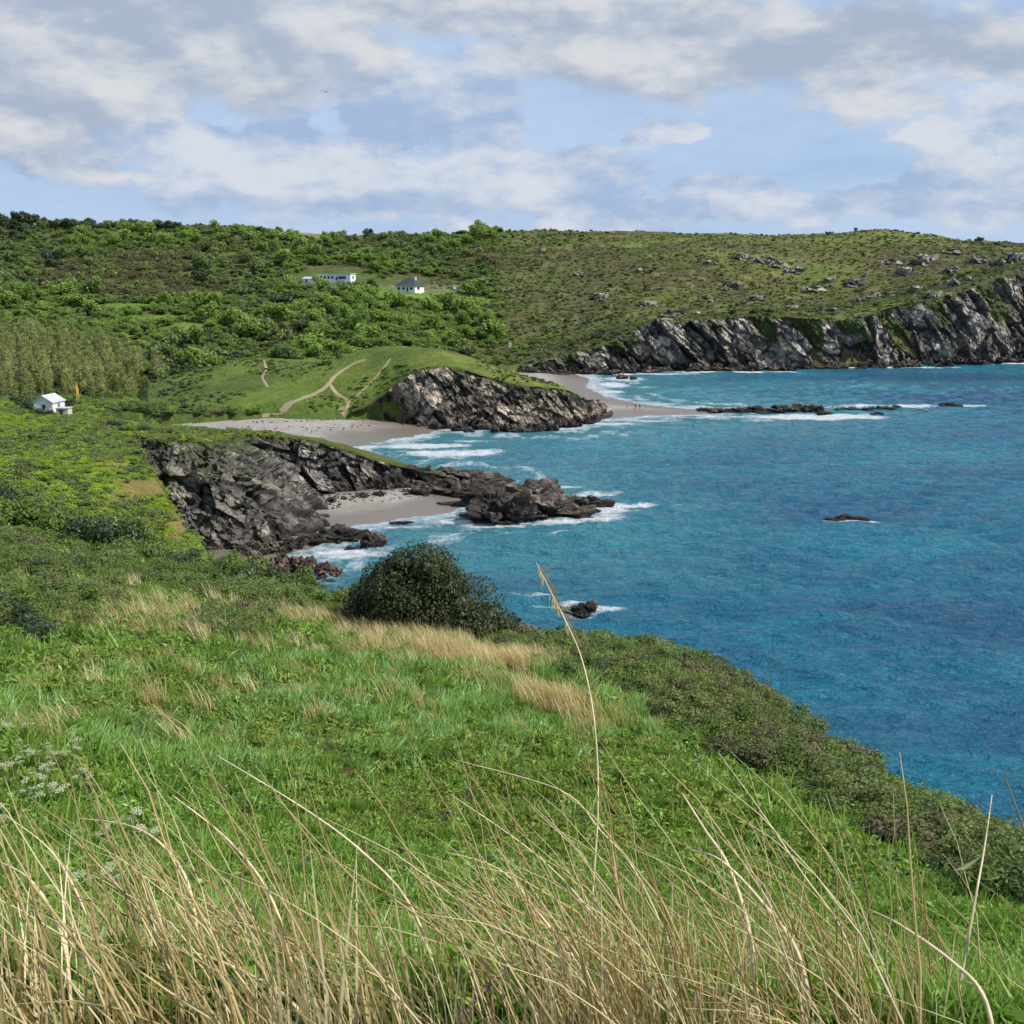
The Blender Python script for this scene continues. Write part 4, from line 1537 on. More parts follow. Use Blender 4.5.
def rock_px(name, px, py, w, h, seed, label, group=None, rz=0.0, z=0.0, me=None, mat=None, cat='rock', depth=None):
    """rock whose waterline stands at the photo pixel; w and h are its apparent width and height there"""
    c = PZ(px, py, z)
    mpp = c[1] / F * 1.03
    W, Hh = w * mpp, h * mpp
    dp = depth or min(W * 0.75, Hh * 2.2 + 0.5)
    me = me or rock_mesh(seed, 1.15, 1.0)
    if mat:
        me = me.copy()
        me.materials[0] = mat
    o = add(name, me)
    o.location = (c[0], c[1] + dp * 0.35, z - 0.15)
    o.rotation_euler = (0, 0, rz)
    o.scale = (W * 0.43, dp * 0.5, Hh * 0.78)
    return tag(o, label, cat, group)


SEAR = [rock_mesh(200 + i, 1.1 + 0.15 * (i % 3), 1.0, 46 if i < 4 else 28) for i in range(7)]
OUT = 'jagged rocks of the broken point off the small cove'
rocks = [
    (500, 524, 84, 33, 0, 'big dark jagged rock at the front of the broken point, steep left face', -0.15),
    (545, 519, 80, 22, 1, 'long ridged rock in the middle of the broken point', 0.2),
    (524, 508, 92, 22, 2, 'high brown ridge rock behind the front rock of the point', 0.1),
    (578, 512, 46, 15, 3, 'low rock near the seaward tip of the broken point', -0.1),
    (598, 507, 26, 9, 4, 'last dark rock at the seaward tip of the point, foam beside it', 0.3),
    (470, 497, 64, 17, 5, 'brown rock low on the sand behind the cove, between cliff and point', 0.0),
    (436, 492, 52, 16, 6, 'brown rock at the foot of the cliff end behind the cove', 0.2),
    (466, 484, 70, 14, 1, 'brown ridge at the back of the broken point by open water', -0.15),
    (415, 500, 34, 12, 3, 'low dark rock at the back edge of the cove sand', 0.4),
    (414, 488, 44, 22, 0, 'pale streaked rock at the end of the low cliff', 0.1),
    (392, 492, 30, 20, 2, 'dark rock wedged at the cliff foot above the cove sand', 0.5),
]
for i, (a, b, w, h, k, lab, rz) in enumerate(rocks):
    rock_px('sea_rock', a, b, w, h, k, lab, OUT, rz, me=SEAR[k])
rock_px('sea_rock', 337, 542, 52, 15, 9, 'long low black rock lying across the near end of the cove beach', None, 0.15, me=SEAR[4])
rock_px('sea_rock', 372, 547, 24, 15, 9, 'rounded dark rock in the shallows just beside the great dark bush', None, 0.7, me=SEAR[5])
rock_px('sea_rock', 349, 551, 11, 5, 9, 'small dark rock awash in the foam in front of the long black rock', None, 0.2, me=SEAR[6])
rock_px('sea_rock', 400, 524, 26, 3, 9, 'flat dark rock at the swash edge of the cove', None, 0.0, me=SEAR[3])
rock_px('sea_rock', 588, 613, 26, 10, 9, 'lone dark rock in the sea just beyond the near scrub edge', None, 0.1, me=SEAR[2])
rock_px('sea_rock', 850, 521.5, 32, 6.5, 9, 'lone low rock awash with white foam far out in the bay', None, 0.0, me=SEAR[4])
rock_px('sea_rock', 622, 379, 10, 5, 9, 'dark boulder in the surf of the far beach, left one of two', None, 0.3, me=SEAR[5])
rock_px('sea_rock', 634, 379.5, 9, 4, 9, 'dark boulder in the surf of the far beach, right one of two', None, 0.9, me=SEAR[6])
for i, (a, b, w, h) in enumerate([(703, 412, 14, 3), (720, 413, 18, 3.5), (737, 412.5, 14, 3), (752, 412, 22, 4), (768, 413, 16, 3.5), (784, 412.5, 24, 5), (803, 411.5, 20, 5), (815, 413, 20, 5.5), (826, 415, 12, 3), (850, 411, 20, 2.5),
                                   (866, 412, 14, 3), (878, 414.5, 8, 2), (885, 409.5, 16, 2.5), (898, 408.5, 10, 2.5), (948, 406.5, 16, 3), (958, 406.5, 8, 2)]):
    rock_px('reef_rock', a, b, w * 1.1, h * 1.5, 9, 'low dark reef rock awash in a line off the sandy spit', 'reef rocks off the sandy spit', RND.uniform(-.3, .3), me=SEAR[i % 7])
# reddish fallen rocks below the near slope
RED = [rock_mesh(230 + i, 1.0, 1.0, 18) for i in range(3)]
for m_ in RED:
    m_.materials[0] = M['rock_red']
for i, (a, b, w, h) in enumerate([(252, 560, 18, 10), (266, 565, 16, 9), (281, 564, 22, 13), (296, 569, 22, 12), (309, 566, 16, 10), (322, 571, 20, 11), (275, 574, 20, 10), (302, 577, 18, 9), (258, 572, 16, 9), (336, 574, 14, 8)]):
    rock_px('boulder', a, b, w, h, 9, 'reddish broken boulder in the heap below the near scrub edge', 'reddish boulders below the slope', RND.uniform(0, 3), z=1.0, me=RED[i % 3], depth=w * 0.1)
# boulders along the feet of the cliffs
for i in range(26):
    t = i / 25
    a = 368 + 228 * t + RND.uniform(-3, 3)
    b = float(np.interp(a, [q[0] for q in M_BASE[:9]], [q[1] for q in M_BASE[:9]])) + RND.uniform(-1, 2)
    rock_px('boulder', a, b, RND.uniform(7, 18), RND.uniform(4, 11), 9, 'dark boulder at the foot of the middle headland cliff', 'boulders under the middle headland', RND.uniform(0, 3), me=SEAR[i % 7])
for i in range(46):
    t = i / 45
    a = 530 + 500 * t + RND.uniform(-5, 5)
    b = float(np.interp(a, [q[0] for q in C_BASE], [q[1] for q in C_BASE])) + RND.uniform(-1.0, 0.8)
    rock_px('boulder', a, b, RND.uniform(7, 22), RND.uniform(3, 9), 9, 'dark boulder at the foot of the far cliffs', 'boulders under the far cliffs', RND.uniform(0, 3), me=SEAR[i % 7])
for i, (a, b, w, h) in enumerate([(250, 549, 20, 8), (270, 548, 16, 7), (287, 546, 18, 9), (300, 543, 14, 8), (318, 540, 12, 6), (330, 503, 14, 6), (345, 501, 10, 5), (362, 499, 16, 7), (378, 497, 12, 7), (240, 552, 14, 7), (262, 553, 10, 5), (282, 553, 9, 4)]):
    rock_px('boulder', a, b, w, h, 9, 'grey boulder lying at the foot of the dark cliff beside the cove', 'boulders round the cove', RND.uniform(0, 3), z=0.8, me=SEAR[i % 7])
# outcrops breaking the turf of the far headland
OCR = [rock_mesh(250 + i, 1.2, 1.0, 20, amp=0.5) for i in range(4)]
for m_ in OCR:
    m_.materials[0] = M['rock']
spots_o = [(634, 272, 14, 5), (596, 299, 20, 8), (600, 301, 10, 6), (560, 258, 12, 5), (700, 264, 14, 5), (640, 305, 22, 6), (650, 290, 14, 4), (668, 315, 26, 10), (690, 318, 20, 9), (730, 258, 18, 6), (752, 262, 26, 8), (765, 266, 18, 8), (725, 288, 24, 7),
           (745, 300, 20, 6), (780, 272, 20, 7), (800, 290, 22, 7), (815, 282, 16, 6), (840, 284, 24, 7), (850, 300, 18, 6), (872, 263, 20, 7), (888, 274, 24, 9), (905, 262, 26, 10), (930, 272, 20, 8), (870, 296, 24, 8), (900, 292, 22, 8), (915, 300, 20, 9),
           (940, 285, 30, 12), (960, 298, 26, 12), (975, 268, 26, 12), (990, 262, 24, 12), (955, 262, 24, 9), (930, 252, 20, 6), (1005, 275, 28, 16), (540, 252, 10, 4), (575, 275, 14, 4), (620, 250, 12, 3), (820, 312, 20, 6), (780, 310, 18, 6), (850, 318, 22, 7), (700, 300, 18, 5),
           (985, 285, 30, 14), (1012, 258, 22, 10), (895, 310, 24, 10), (925, 315, 22, 10)]
gy = np.linspace(410, 900, 500)
for i, (a, b, w, h) in enumerate(spots_o):
    gx = (a - 512) / F * gy * 1.02
    gz_ = land(gx, gy)
    gpx, gpy = project(gx, gy, gz_)
    k = int(np.argmin(np.abs(gpy - b) + np.where(gy < 425, 9, 0)))
    m_ = OCR[i % 4]
    o = add('rock_outcrop', m_)
    s_ = gy[k] / F
    o.location = (float(gx[k]), float(gy[k]), float(gz_[k]) - 0.35 * h * s_)
    o.rotation_euler = (0, 0, RND.uniform(-.6, .6))
    o.scale = (w * s_ * 0.40, w * s_ * 0.34, h * s_ * 0.78)
    tag(o, 'grey rock outcrop breaking through the turf of the far headland slope', 'rock', 'outcrops on the far headland')

# ------------------------------------------------------------------ buildings
WALL = simple('white_render', (0.72, 0.73, 0.74), 0.8, 0.05, 2.0)
SLATE = simple('dark_slate', (0.055, 0.055, 0.062), 0.6, 0.3, 3.0)
PALEROOF = simple('pale_roof_sheet', (0.46, 0.46, 0.47), 0.6, 0.12, 3.0)
GLASS = simple('window_glass', (0.03, 0.04, 0.05), 0.08, 0.2, 2.0, 0.6)
WOOD = simple('weathered_wood', (0.20, 0.17, 0.13), 0.85, 0.25, 5.0)
STONE = simple('garden_stone', (0.33, 0.30, 0.26), 0.9, 0.25, 3.0)
CREAM = simple('cream_board', (0.55, 0.50, 0.40), 0.85, 0.1, 3.0)


def ground_at(x, y):
    return float(land(np.array([float(x)]), np.array([float(y)]))[0])


def window(parent, face, u, z, w, h, half):
    """window on a wall: face 'front' (-y), 'right' (+x) or 'left' (-x); frame part with a pane inside"""
    fr, pa = MB(), MB()

    def bx(m, u0, u1, z0, z1, d0, d1):
        if face == 'front':
            m.box(u0, u1, -half - d1, -half - d0, z0, z1)
        elif face == 'right':
            m.box(half + d0, half + d1, u0, u1, z0, z1)
        else:
            m.box(-half - d1, -half - d0, u0, u1, z0, z1)
    t = 0.09
    bx(fr, u - w / 2, u + w / 2, z, z + t, 0, .06)
    bx(fr, u - w / 2, u + w / 2, z + h - t, z + h, 0, .06)
    bx(fr, u - w / 2, u - w / 2 + t, z + t, z + h - t, 0, .06)
    bx(fr, u + w / 2 - t, u + w / 2, z + t, z + h - t, 0, .06)
    bx(pa, u - w / 2 + t, u + w / 2 - t, z + t, z + h - t, 0.003, .03)
    f = fr.build('window', WALL, parent)
    pa.build('pane', GLASS, f)


# white hut on the near left slope
hx, hy = PX(50, 184), 184.0
hut = empty('hut', (hx, hy, ground_at(hx, hy) - 0.1), R(-6))
hut.scale = (0.78, 0.78, 0.78)
tag(hut, 'small white gabled hut with a pale roof standing on the bright slope', 'hut')
w, d, hh, rg = 2.35, 2.6, 2.5, 4.0
m = MB()
m.raw([(-w, -d, -1), (w, -d, -1), (w, d, -1), (-w, d, -1), (-w, -d, hh), (w, -d, hh), (w, d, hh), (-w, d, hh), (0, -d, rg), (0, d, rg)],
      [(0, 1, 5, 8, 4), (1, 2, 6, 5), (2, 3, 7, 9, 6), (3, 0, 4, 7)])
m.build('wall', WALL, hut)
m = MB()
for sgn in (-1, 1):
    e = 0.3
    sl = (rg - hh) / w
    a = [(0, -d - e, rg + .04), (0, d + e, rg + .04), (sgn * (w + e), d + e, hh - sl * e + .04), (sgn * (w + e), -d - e, hh - sl * e + .04)]
    b = [(q[0], q[1], q[2] + .12) for q in a]
    m.raw(a + b, [(0, 1, 2, 3), (4, 5, 6, 7), (0, 1, 5, 4), (1, 2, 6, 5), (2, 3, 7, 6), (3, 0, 4, 7)])
m.build('roof', PALEROOF, hut)
window(hut, 'front', 0.15, 0.8, 1.1, 1.25, d)
dm = MB().box(w + .003, w + .06, -0.5, 0.45, 0.0, 2.0).build('door', WOOD, hut)
m = MB()
sx_, sy_ = PX(64.5, 181.5), 181.5
shed = empty('lean_to', (sx_, sy_, ground_at(sx_, sy_) - 0.1), R(0))
tag(shed, 'low cream flat-roofed store with a dark doorway beside the white hut', 'shed')
MB().box(-1.05, 1.05, -.9, .9, -.6, 1.55).build('wall', CREAM, shed)
MB().box(-1.2, 1.2, -1.05, 1.05, 1.553, 1.68).build('roof', PALEROOF, shed)
MB().box(-.55, .2, -.96, -.903, .1, 1.4).build('door', SLATE, shed)

# long white flat-roofed house
ax_, ay_ = PX(337, 598), 598.0
A_ = empty('house', (ax_, ay_, ground_at(ax_, ay_) + 0.9), R(-14))
tag(A_, 'long low white flat-roofed house with a row of dark windows on the hillside', 'house')
MB().box(-10, 10, -4, 4, -3, 3.6).build('wall', WALL, A_)
MB().box(-10.4, 10.4, -4.4, 4.4, 3.603, 4.05).build('roof', PALEROOF, A_)
for u in (-8.2, -5.8, -3.4, -1.0):
    window(A_, 'front', u, 0.9, 1.6, 1.7, 4)
window(A_, 'front', 4.8, 0.6, 5.2, 1.9, 4)
MB().box(1.0, 2.0, -4.06, -4.003, 0.0, 2.1).build('door', SLATE, A_)
window(A_, 'right', 0.0, 0.9, 2.2, 1.7, 10)
# small pale outbuilding left of it
ox_, oy_ = PX(311, 596), 596.0
O_ = empty('outbuilding', (ox_, oy_, ground_at(ox_, oy_) + 0.6), R(-20))
tag(O_, 'small pale-roofed outbuilding half sunk in bushes left of the long white house', 'outbuilding')
MB().box(-4, 4, -2.5, 2.5, -3, 1.4).build('wall', WALL, O_)
MB().raw([(-4.3, -2.8, 1.404), (4.3, -2.8, 1.404), (4.3, 2.8, 1.404), (-4.3, 2.8, 1.404), (-4.3, 0, 2.6), (4.3, 0, 2.6)], [(0, 1, 5, 4), (1, 2, 5), (2, 3, 4, 5), (3, 0, 4), (0, 3, 2, 1)]).build('roof', PALEROOF, O_)
MB().box(-2.2, -1.0, -2.56, -2.503, -0.6, 1.1).build('door', SLATE, O_)

# bungalow with a dark hipped roof
bx_, by_ = PX(410, 556), 556.0
B_ = empty('bungalow', (bx_, by_, ground_at(bx_, by_) + 0.3), R(-26))
tag(B_, 'white bungalow with a steep dark hipped roof on its own bright lawn', 'bungalow')
MB().box(-6, 6, -4.8, 4.8, -3, 3.0).build('wall', WALL, B_)
rf = MB().raw([(-6.8, -5.6, 2.9), (6.8, -5.6, 2.9), (6.8, 5.6, 2.9), (-6.8, 5.6, 2.9), (-2.2, 0, 6.9), (2.2, 0, 6.9)], [(0, 1, 5, 4), (1, 2, 5), (2, 3, 4, 5), (3, 0, 4), (0, 3, 2, 1)]).build('roof', SLATE, B_)
MB().box(2.6, 3.5, 0.3, 1.2, 5.2, 7.6).build('chimney', WALL, rf)
for u in (-4.0, -1.0, 3.8):
    window(B_, 'front', u, 0.8, 1.9, 1.5, 4.8)
MB().box(0.8, 1.9, -4.86, -4.803, 0.0, 2.1).build('door', SLATE, B_)
window(B_, 'right', -1.2, 0.8, 2.4, 1.5, 6)
# garden wall with a pale end pillar
gx0, gy0 = PX(428, 556), 557.0
G_ = empty('garden_wall', (gx0, gy0, ground_at(gx0, gy0) + 0.2), R(6))
tag(G_, 'grey stone garden wall with a white end pillar right of the bungalow', 'wall')
m = MB()
for k in range(8):
    m.box(k * 2.0, k * 2.0 + 1.98, -.25, .25, -1.5, 1.3 + 0.12 * ((k * 7) % 3))
m.build('wall_run', STONE, G_)
MB().box(13.8, 15.0, -.6, .6, 1.6, 3.3).box(13.6, 15.2, -.8, .8, 3.303, 3.5).build('pillar', WALL, G_)
# hedge strips in front of the lawn
FP = [(384, 289), (396, 291), (404, 294)]

# posts, flag and boards round the beach
def at_px(a, b, d0, d1):
    gy_ = np.linspace(d0, d1, 400)
    gx_ = (a - 512) / F * gy_ * 1.02
    gz2 = land(gx_, gy_)
    p_, q_ = project(gx_, gy_, gz2)
    k = int(np.argmin(np.abs(q_ - b)))
    gx_ = gx_[k] + (a - p_[k]) * gy_[k] / F
    return float(gx_), float(gy_[k]), ground_at(gx_, gy_[k])


YEL = simple('yellow_cloth', (0.80, 0.42, 0.03), 0.8, 0.1, 3.0)
ORG = simple('orange_paint', (0.75, 0.25, 0.06), 0.6, 0.1, 3.0)
WHT = simple('white_paint', (0.75, 0.74, 0.70), 0.6, 0.06, 3.0)
fx, fy, fz = PX(76.5, 222), 222.0, ground_at(PX(76.5, 222), 222.0)
Fg = empty('feather_flag', (fx, fy, fz))
tag(Fg, 'tall orange-yellow feather flag on a pale pole behind the white hut', 'flag')
fh = (P(78, 383, fy)[2] - fz)
MB().tube([(0, 0, -.3), (0, 0, fh * .5), (0, 0, fh * .93), (0.12, 0, fh), (.4, 0, fh * 1.02)], [.07, .06, .04, .03, .03], 6).build('pole', WHT, Fg)
m = MB()
c0 = []
for k in range(9):
    t = k / 8
    ww = 0.5 * (0.55 + 0.45 * math.sin(math.pi * min(t * 1.2, 1)))
    zz = fh * 0.99 - t * fh * 0.40
    c0 += [(0.05, .03, zz), (0.05 + ww, .03 + .08 * math.sin(k), zz - .1), (0.05, -.03, zz), (0.05 + ww, -.03 + .08 * math.sin(k), zz - .1)]
ff = []
for k in range(8):
    a = k * 4
    ff += [(a, a + 1, a + 5, a + 4), (a + 2, a + 6, a + 7, a + 3), (a, a + 4, a + 6, a + 2), (a + 1, a + 3, a + 7, a + 5)]
m.raw(c0, ff).build('flag_cloth', YEL, Fg)


def board(px_, py_, d0, d1, h, w_, mat, name, label, cat):
    q = at_px(px_, py_, d0, d1)
    e = empty(name, q)
    tag(e, label, cat)
    MB().tube([(0, 0, -.2), (0, 0, h)], [.06, .05], 6).build('post', WHT, e)
    MB().box(-w_ / 2, w_ / 2, -.12, -.06, h * 0.45, h * 1.02).build('board', mat, e)


board(172.5, 421, 236, 275, 1.3, .62, ORG, 'warning_board', 'small orange warning board on a post where grass meets the main beach', 'sign')
board(510, 351, 380, 480, 3.4, 1.2, CREAM, 'notice_board', 'pale notice board standing at the scrub edge above the far beach', 'sign')
for i, a in enumerate((494, 497, 500)):
    q = at_px(a, 371, 260, 330) if False else (PX(a, 276), 276.0, ground_at(PX(a, 276), 276.0))

# ------------------------------------------------------------------ footpaths on the mound
def path(name, pxs, d0, d1, w):
    pts = [np.array(at_px(a, b, d0, d1)) for a, b in pxs]
    c = resample(pts, len(pts) * 14)
    t = unit(np.gradient(c[:, :2], axis=0))
    nr = np.stack([-t[:, 1], t[:, 0]], 1)
    rows = []
    g = np.random.default_rng(len(pxs))
    for k in np.linspace(-1, 1, 5):
        xy = c[:, :2] + nr * k * w * (0.8 + 0.5 * fbm2(c[:, :1] * 0.3 + 9 * k, c[:, 1:2] * 0.3, 2, 3)) * 0.5
        rows.append(np.c_[xy, land(xy[:, 0], xy[:, 1]) + 0.13 - 0.13 * abs(k) ** 2])
    V = np.stack(rows, 1).reshape(-1, 3)
    tag(add(name, new_mesh(name, V, grid_faces(5, len(c)), [M['path']], True)), kind='structure')


path('path', [(262, 416), (285, 408), (305, 397), (325, 388), (336, 376), (352, 366), (366, 361)], 246, 300, 1.5)
path('path', [(329, 385), (336, 393), (346, 400), (347, 407), (338, 413)], 246, 290, 0.9)
path('path', [(346, 404), (358, 395), (370, 384), (384, 368), (390, 360)], 246, 290, 0.75)
path('path', [(264, 361), (266, 370), (262, 378), (268, 388)], 248, 320, 0.7)

# ------------------------------------------------------------------ people on the sand, a gull in the sky
SKIN = simple('skin', (0.50, 0.33, 0.25), 0.6, 0.05)
NAVY = simple('dark_cloth', (0.03, 0.035, 0.05), 0.9, 0.2)
BLUEC = simple('blue_cloth', (0.10, 0.17, 0.28), 0.9, 0.2)
PALEC = simple('pale_cloth', (0.55, 0.54, 0.50), 0.9, 0.1)
HAIR = simple('dark_hair', (0.04, 0.03, 0.022), 0.7, 0.2)


def person(px_, py_, d0, d1, label, top_, legs_, stride, rz, hgt=1.72):
    J = [(0, 0, .93), (0, 0, 1.12), (0, 0, 1.40), (0, .01, 1.50), (0, -.015, 1.60), (0, -.01, 1.72),
         (.17, 0, 1.41), (.22, -.05 * stride, 1.15), (.23, -.16 * stride - .03, .92), (.235, -.19 * stride - .04, .83),
         (-.17, 0, 1.41), (-.22, .08 * stride, 1.15), (-.23, .10 * stride, .92), (-.235, .1 * stride - .02, .83),
         (.09, 0, .88), (.10, .12 * stride, .50), (.10, .30 * stride, .08), (.11, .26 * stride - .13, .03),
         (-.09, 0, .88), (-.10, -.18 * stride, .50), (-.10, -.20 * stride, .08), (-.11, -.24 * stride - .13, .03)]
    E = [(0, 1), (1, 2), (2, 3), (3, 4), (4, 5), (2, 6), (6, 7), (7, 8), (8, 9), (2, 10), (10, 11), (11, 12), (12, 13), (0, 14), (14, 15), (15, 16), (16, 17), (0, 18), (18, 19), (19, 20), (20, 21)]
    Rr = [.14, .13, .14, .06, .095, .085, .07, .05, .038, .04, .07, .05, .038, .04, .095, .065, .045, .04, .095, .065, .045, .04]
    me = bpy.data.meshes.new('body')
    me.from_pydata(J, E, [])
    o = bpy.data.objects.new('body_tmp', me)
    COL.objects.link(o)
    sk = o.modifiers.new('skin', 'SKIN')
    for i, r_ in enumerate(Rr):
        me.skin_vertices[0].data[i].radius = (r_, r_ * 0.85)
    me.skin_vertices[0].data[0].use_root = True
    sb_ = o.modifiers.new('sub', 'SUBSURF')
    sb_.levels = 1
    dg = bpy.context.evaluated_depsgraph_get()
    body = bpy.data.meshes.new_from_object(o.evaluated_get(dg))
    bpy.data.objects.remove(o)
    body.name = 'person'
    body.materials.clear()
    for m_ in (SKIN, top_, legs_, HAIR):
        body.materials.append(m_)
    for p_ in body.polygons:
        c = p_.center
        k = 0
        if c.z < 0.93 and abs(c.x) < .19:
            k = 2
        elif c.z < 1.46 and c.z > 0.95:
            k = 1
        elif c.z > 1.66 or (c.z > 1.56 and c.y > 0.02):
            k = 3
        p_.material_index = k
        p_.use_smooth = True
    q = at_px(px_, py_, d0, d1)
    ob = add('person', body, None, q, (0, 0, rz), hgt / 1.78)
    return tag(ob, label, 'person')


person(635.5, 409.5, 262, 290, 'person in dark clothes on the sandy spit, left of the pair', NAVY, NAVY, 0.7, 0.6)
person(639.8, 409.5, 262, 290, 'person in a blue top on the sandy spit, right of the pair', BLUEC, NAVY, 0.7, 0.4)
person(307, 431, 222, 260, 'person in pale clothes walking alone on the main beach', PALEC, BLUEC, 1.0, 1.2)

gp = P(325, 92, 140)
m = MB()
bird = []
nb = 10
prof = [(-.30, .01, .0), (-.24, .04, .0), (-.12, .075, .0), (.02, .085, .0), (.14, .06, .01), (.20, .045, .02), (.25, .04, .025), (.29, .03, .02), (.33, .012, .01), (.36, .004, .005)]
for (xx, r_, zz) in prof:
    for k in range(8):
        a = k * math.pi / 4
        bird.append((xx, math.cos(a) * r_, zz + math.sin(a) * r_ * .8))
ff = [(i * 8 + k, i * 8 + (k + 1) % 8, (i + 1) * 8 + (k + 1) % 8, (i + 1) * 8 + k) for i in range(nb - 1) for k in range(8)]
for sgn in (-1, 1):
    o_ = len(bird)
    for (yy, xf, xb, zz) in ((.05, .13, -.08, .03), (.28, .17, -.06, .10), (.48, .12, -.06, .09), (.70, .00, -.10, .05)):
        bird += [(xf, sgn * yy, zz + .008), (xb, sgn * yy, zz + .004), (xf, sgn * yy, zz - .008), (xb, sgn * yy, zz - .006)]
    for k in range(3):
        a = o_ + k * 4
        ff += [(a, a + 4, a + 5, a + 1), (a + 2, a + 3, a + 7, a + 6), (a, a + 2, a + 6, a + 4), (a + 1, a + 5, a + 7, a + 3)]
    a = o_ + 12
    ff += [(a, a + 2, a + 3, a + 1)]
m.raw(bird, ff)
GUL = simple('gull_feather', (0.32, 0.33, 0.35), 0.7, 0.2, 8.0)
gb = m.build('seagull', GUL, None, gp, True, (R(8), 0, R(70)))
tag(gb, 'small grey gull gliding across the clouds', 'gull')

# ------------------------------------------------------------------ the great dark bush and single near plants
bx0, by0 = PX(428, 46.5), 46.5
bz0 = ground_at(bx0, by0)
GB = empty('great_bush', (bx0, by0, bz0 - 0.4))
GB.scale = (1.02, 1.1, 1.14)
tag(GB, 'great dark glossy-leaved bush standing over the sea edge', 'bush')
lob = [(-0.6, 0, 2.0, 2.6, 2.2, 2.3), (-2.2, .1, 1.4, 1.9, 1.8, 1.7), (1.2, 0, 1.5, 2.4, 2.0, 1.8), (2.7, -.2, .8, 1.7, 1.6, 1.2), (-.2, .3, 2.9, 1.9, 1.7, 1.6), (-1.3, -.6, 2.4, 1.6, 1.4, 1.5), (.6, -.9, 1.3, 1.6, 1.2, 1.2), (-3.1, 0, .7, 1.3, 1.3, 1.0), (3.7, 0, .5, 1.1, 1.2, .8)]
gl = random.Random(12)
lob += [(gl.uniform(-3.4, 3.4), gl.uniform(-1.2, .6), 0, .75, .7, .6) for _ in range(16)]
lob = [l_ if l_[3] > .76 else (l_[0], l_[1], gl.uniform(.8, 1.05) * (3.9 - 0.24 * (l_[0] + .6) ** 2 * 1.2), l_[3] * gl.uniform(.7, 1.2), l_[4], l_[5]) for l_ in lob]
lob = [l_ for l_ in lob if l_[2] > .3]
c = crown(52000, lob, 0.072, 401, LEAF['gloss'], shell=0.62, aspect=0.5, up=0.5)
add('crown', c, GB)
m = MB()
for k in range(5):
    a = k * 1.3
    m.tube([(math.cos(a) * .3, math.sin(a) * .3, -.4), (math.cos(a) * .9, math.sin(a) * .6, .8), (math.cos(a) * 2.0, math.sin(a) * .9, 1.9)], [.12, .09, .03], 6)
m.build('trunk', M['bark'], GB)


def near_bush(px_, d, s, k, label, group=None, zs=0.8, n=2600):
    x_, y_ = PX(px_, d), d
    e = empty('bush', (x_, y_, ground_at(x_, y_) - 0.1), RND.uniform(0, 6))
    cm = crown(n, rlobes(int(px_ * 3 + d) + 500, 7, 0.5, 0.3, 0.75, 0.28), 0.034, int(px_ * 5 + d) + 500, LEAF[k], up=0.5, aspect=0.45)
    e.scale = (s, s, s * zs)
    add('crown', cm, e)
    add('trunk', trunk_mesh(int(px_), 0.3, 0.03), e)
    tag(e, label, 'bush', group)


hg = 'bushes of the hedge along the left edge of the near slope'
for i in range(26):
    p_x = -20 + i * 14.5 + RND.uniform(-5, 5)
    d = float(np.interp(p_x, [-20, 0, 100, 200, 350], [66, 66, 63, 58, 50])) + RND.uniform(-3.0, 0.5)
    near_bush(p_x, d, RND.uniform(2.6, 3.6) * (1.15 if p_x < 130 else 0.75), ('gorse', 'mid', 'gorse', 'bright', 'dark')[i % 5] if p_x > 90 else ('gorse', 'dark', 'gorse')[i % 3], 'bush in the unbroken hedge along the left edge of the near slope', hg, zs=1.15)
for a, d, s, k, lab in ((505, 46, 2.6, 'olive', 'sparse olive bush with dry twigs just right of the great dark bush'), (535, 45, 2.2, 'brown', 'brown twiggy bush at the sea edge under the tall reed'), (318, 50, 2.4, 'mid', 'green bush at the left foot of the great dark bush'),
                        (40, 36, 2.0, 'dark', 'dark low bush at the left border of the meadow'), (236, 40, 1.7, 'dark', 'small dark bush among dry grass in the near slope'), (745, 35.5, 2.2, 'olive', 'brownish bush on the knuckle of the near slope above the sea'), (720, 37, 2.0, 'brown', 'dead brown bush on the knuckle of the near slope'),
                        (600, 43, 1.8, 'mid', 'green bush at the sea edge right of the reed'), (650, 41, 1.8, 'gorse', 'dark green bush at the sea edge by the lone rock')):
    near_bush(a, d, s, k, lab)
# dark bushes round the hut
for i, (a, d, s) in enumerate(((31, 183, 2.6), (37, 180.5, 2.2), (44, 180, 1.8), (50, 179.5, 1.5), (25, 185, 2.4), (42, 191, 3.6), (72, 192, 3.0), (20, 190, 3.0))):
    near_bush(a, d, s, 'dark', 'dark wind-clipped bush crowding the white hut', 'dark bushes round the hut', n=900, zs=1.2)


def umbel_mesh(seed):
    gg = np.random.default_rng(seed)
    fl = []
    for q in range(14):
        b = q * 2.4
        r_ = 0.085 * math.sqrt((q + .5) / 14)
        c = np.array([math.cos(b) * r_, math.sin(b) * r_, 0.03 - r_ * .25])
        fl.append(c + gg.normal(size=(9, 3)) * np.array([.008, .008, .003]))
    fl = np.concatenate(fl)
    nrm = unit(np.array([0, 0, 1.0]) + gg.normal(size=(len(fl), 3)) * .45)
    t = unit(np.cross(nrm, gg.normal(size=(len(fl), 3))))
    V, F_ = quads(fl, t * .012, np.cross(nrm, t) * .010)
    me_ = new_mesh('flower_head', V, F_, [LEAF['white']])
    fattr(me_, 'tint', gg.random(len(V)))
    return me_


UMB = [umbel_mesh(900 + i) for i in range(3)]


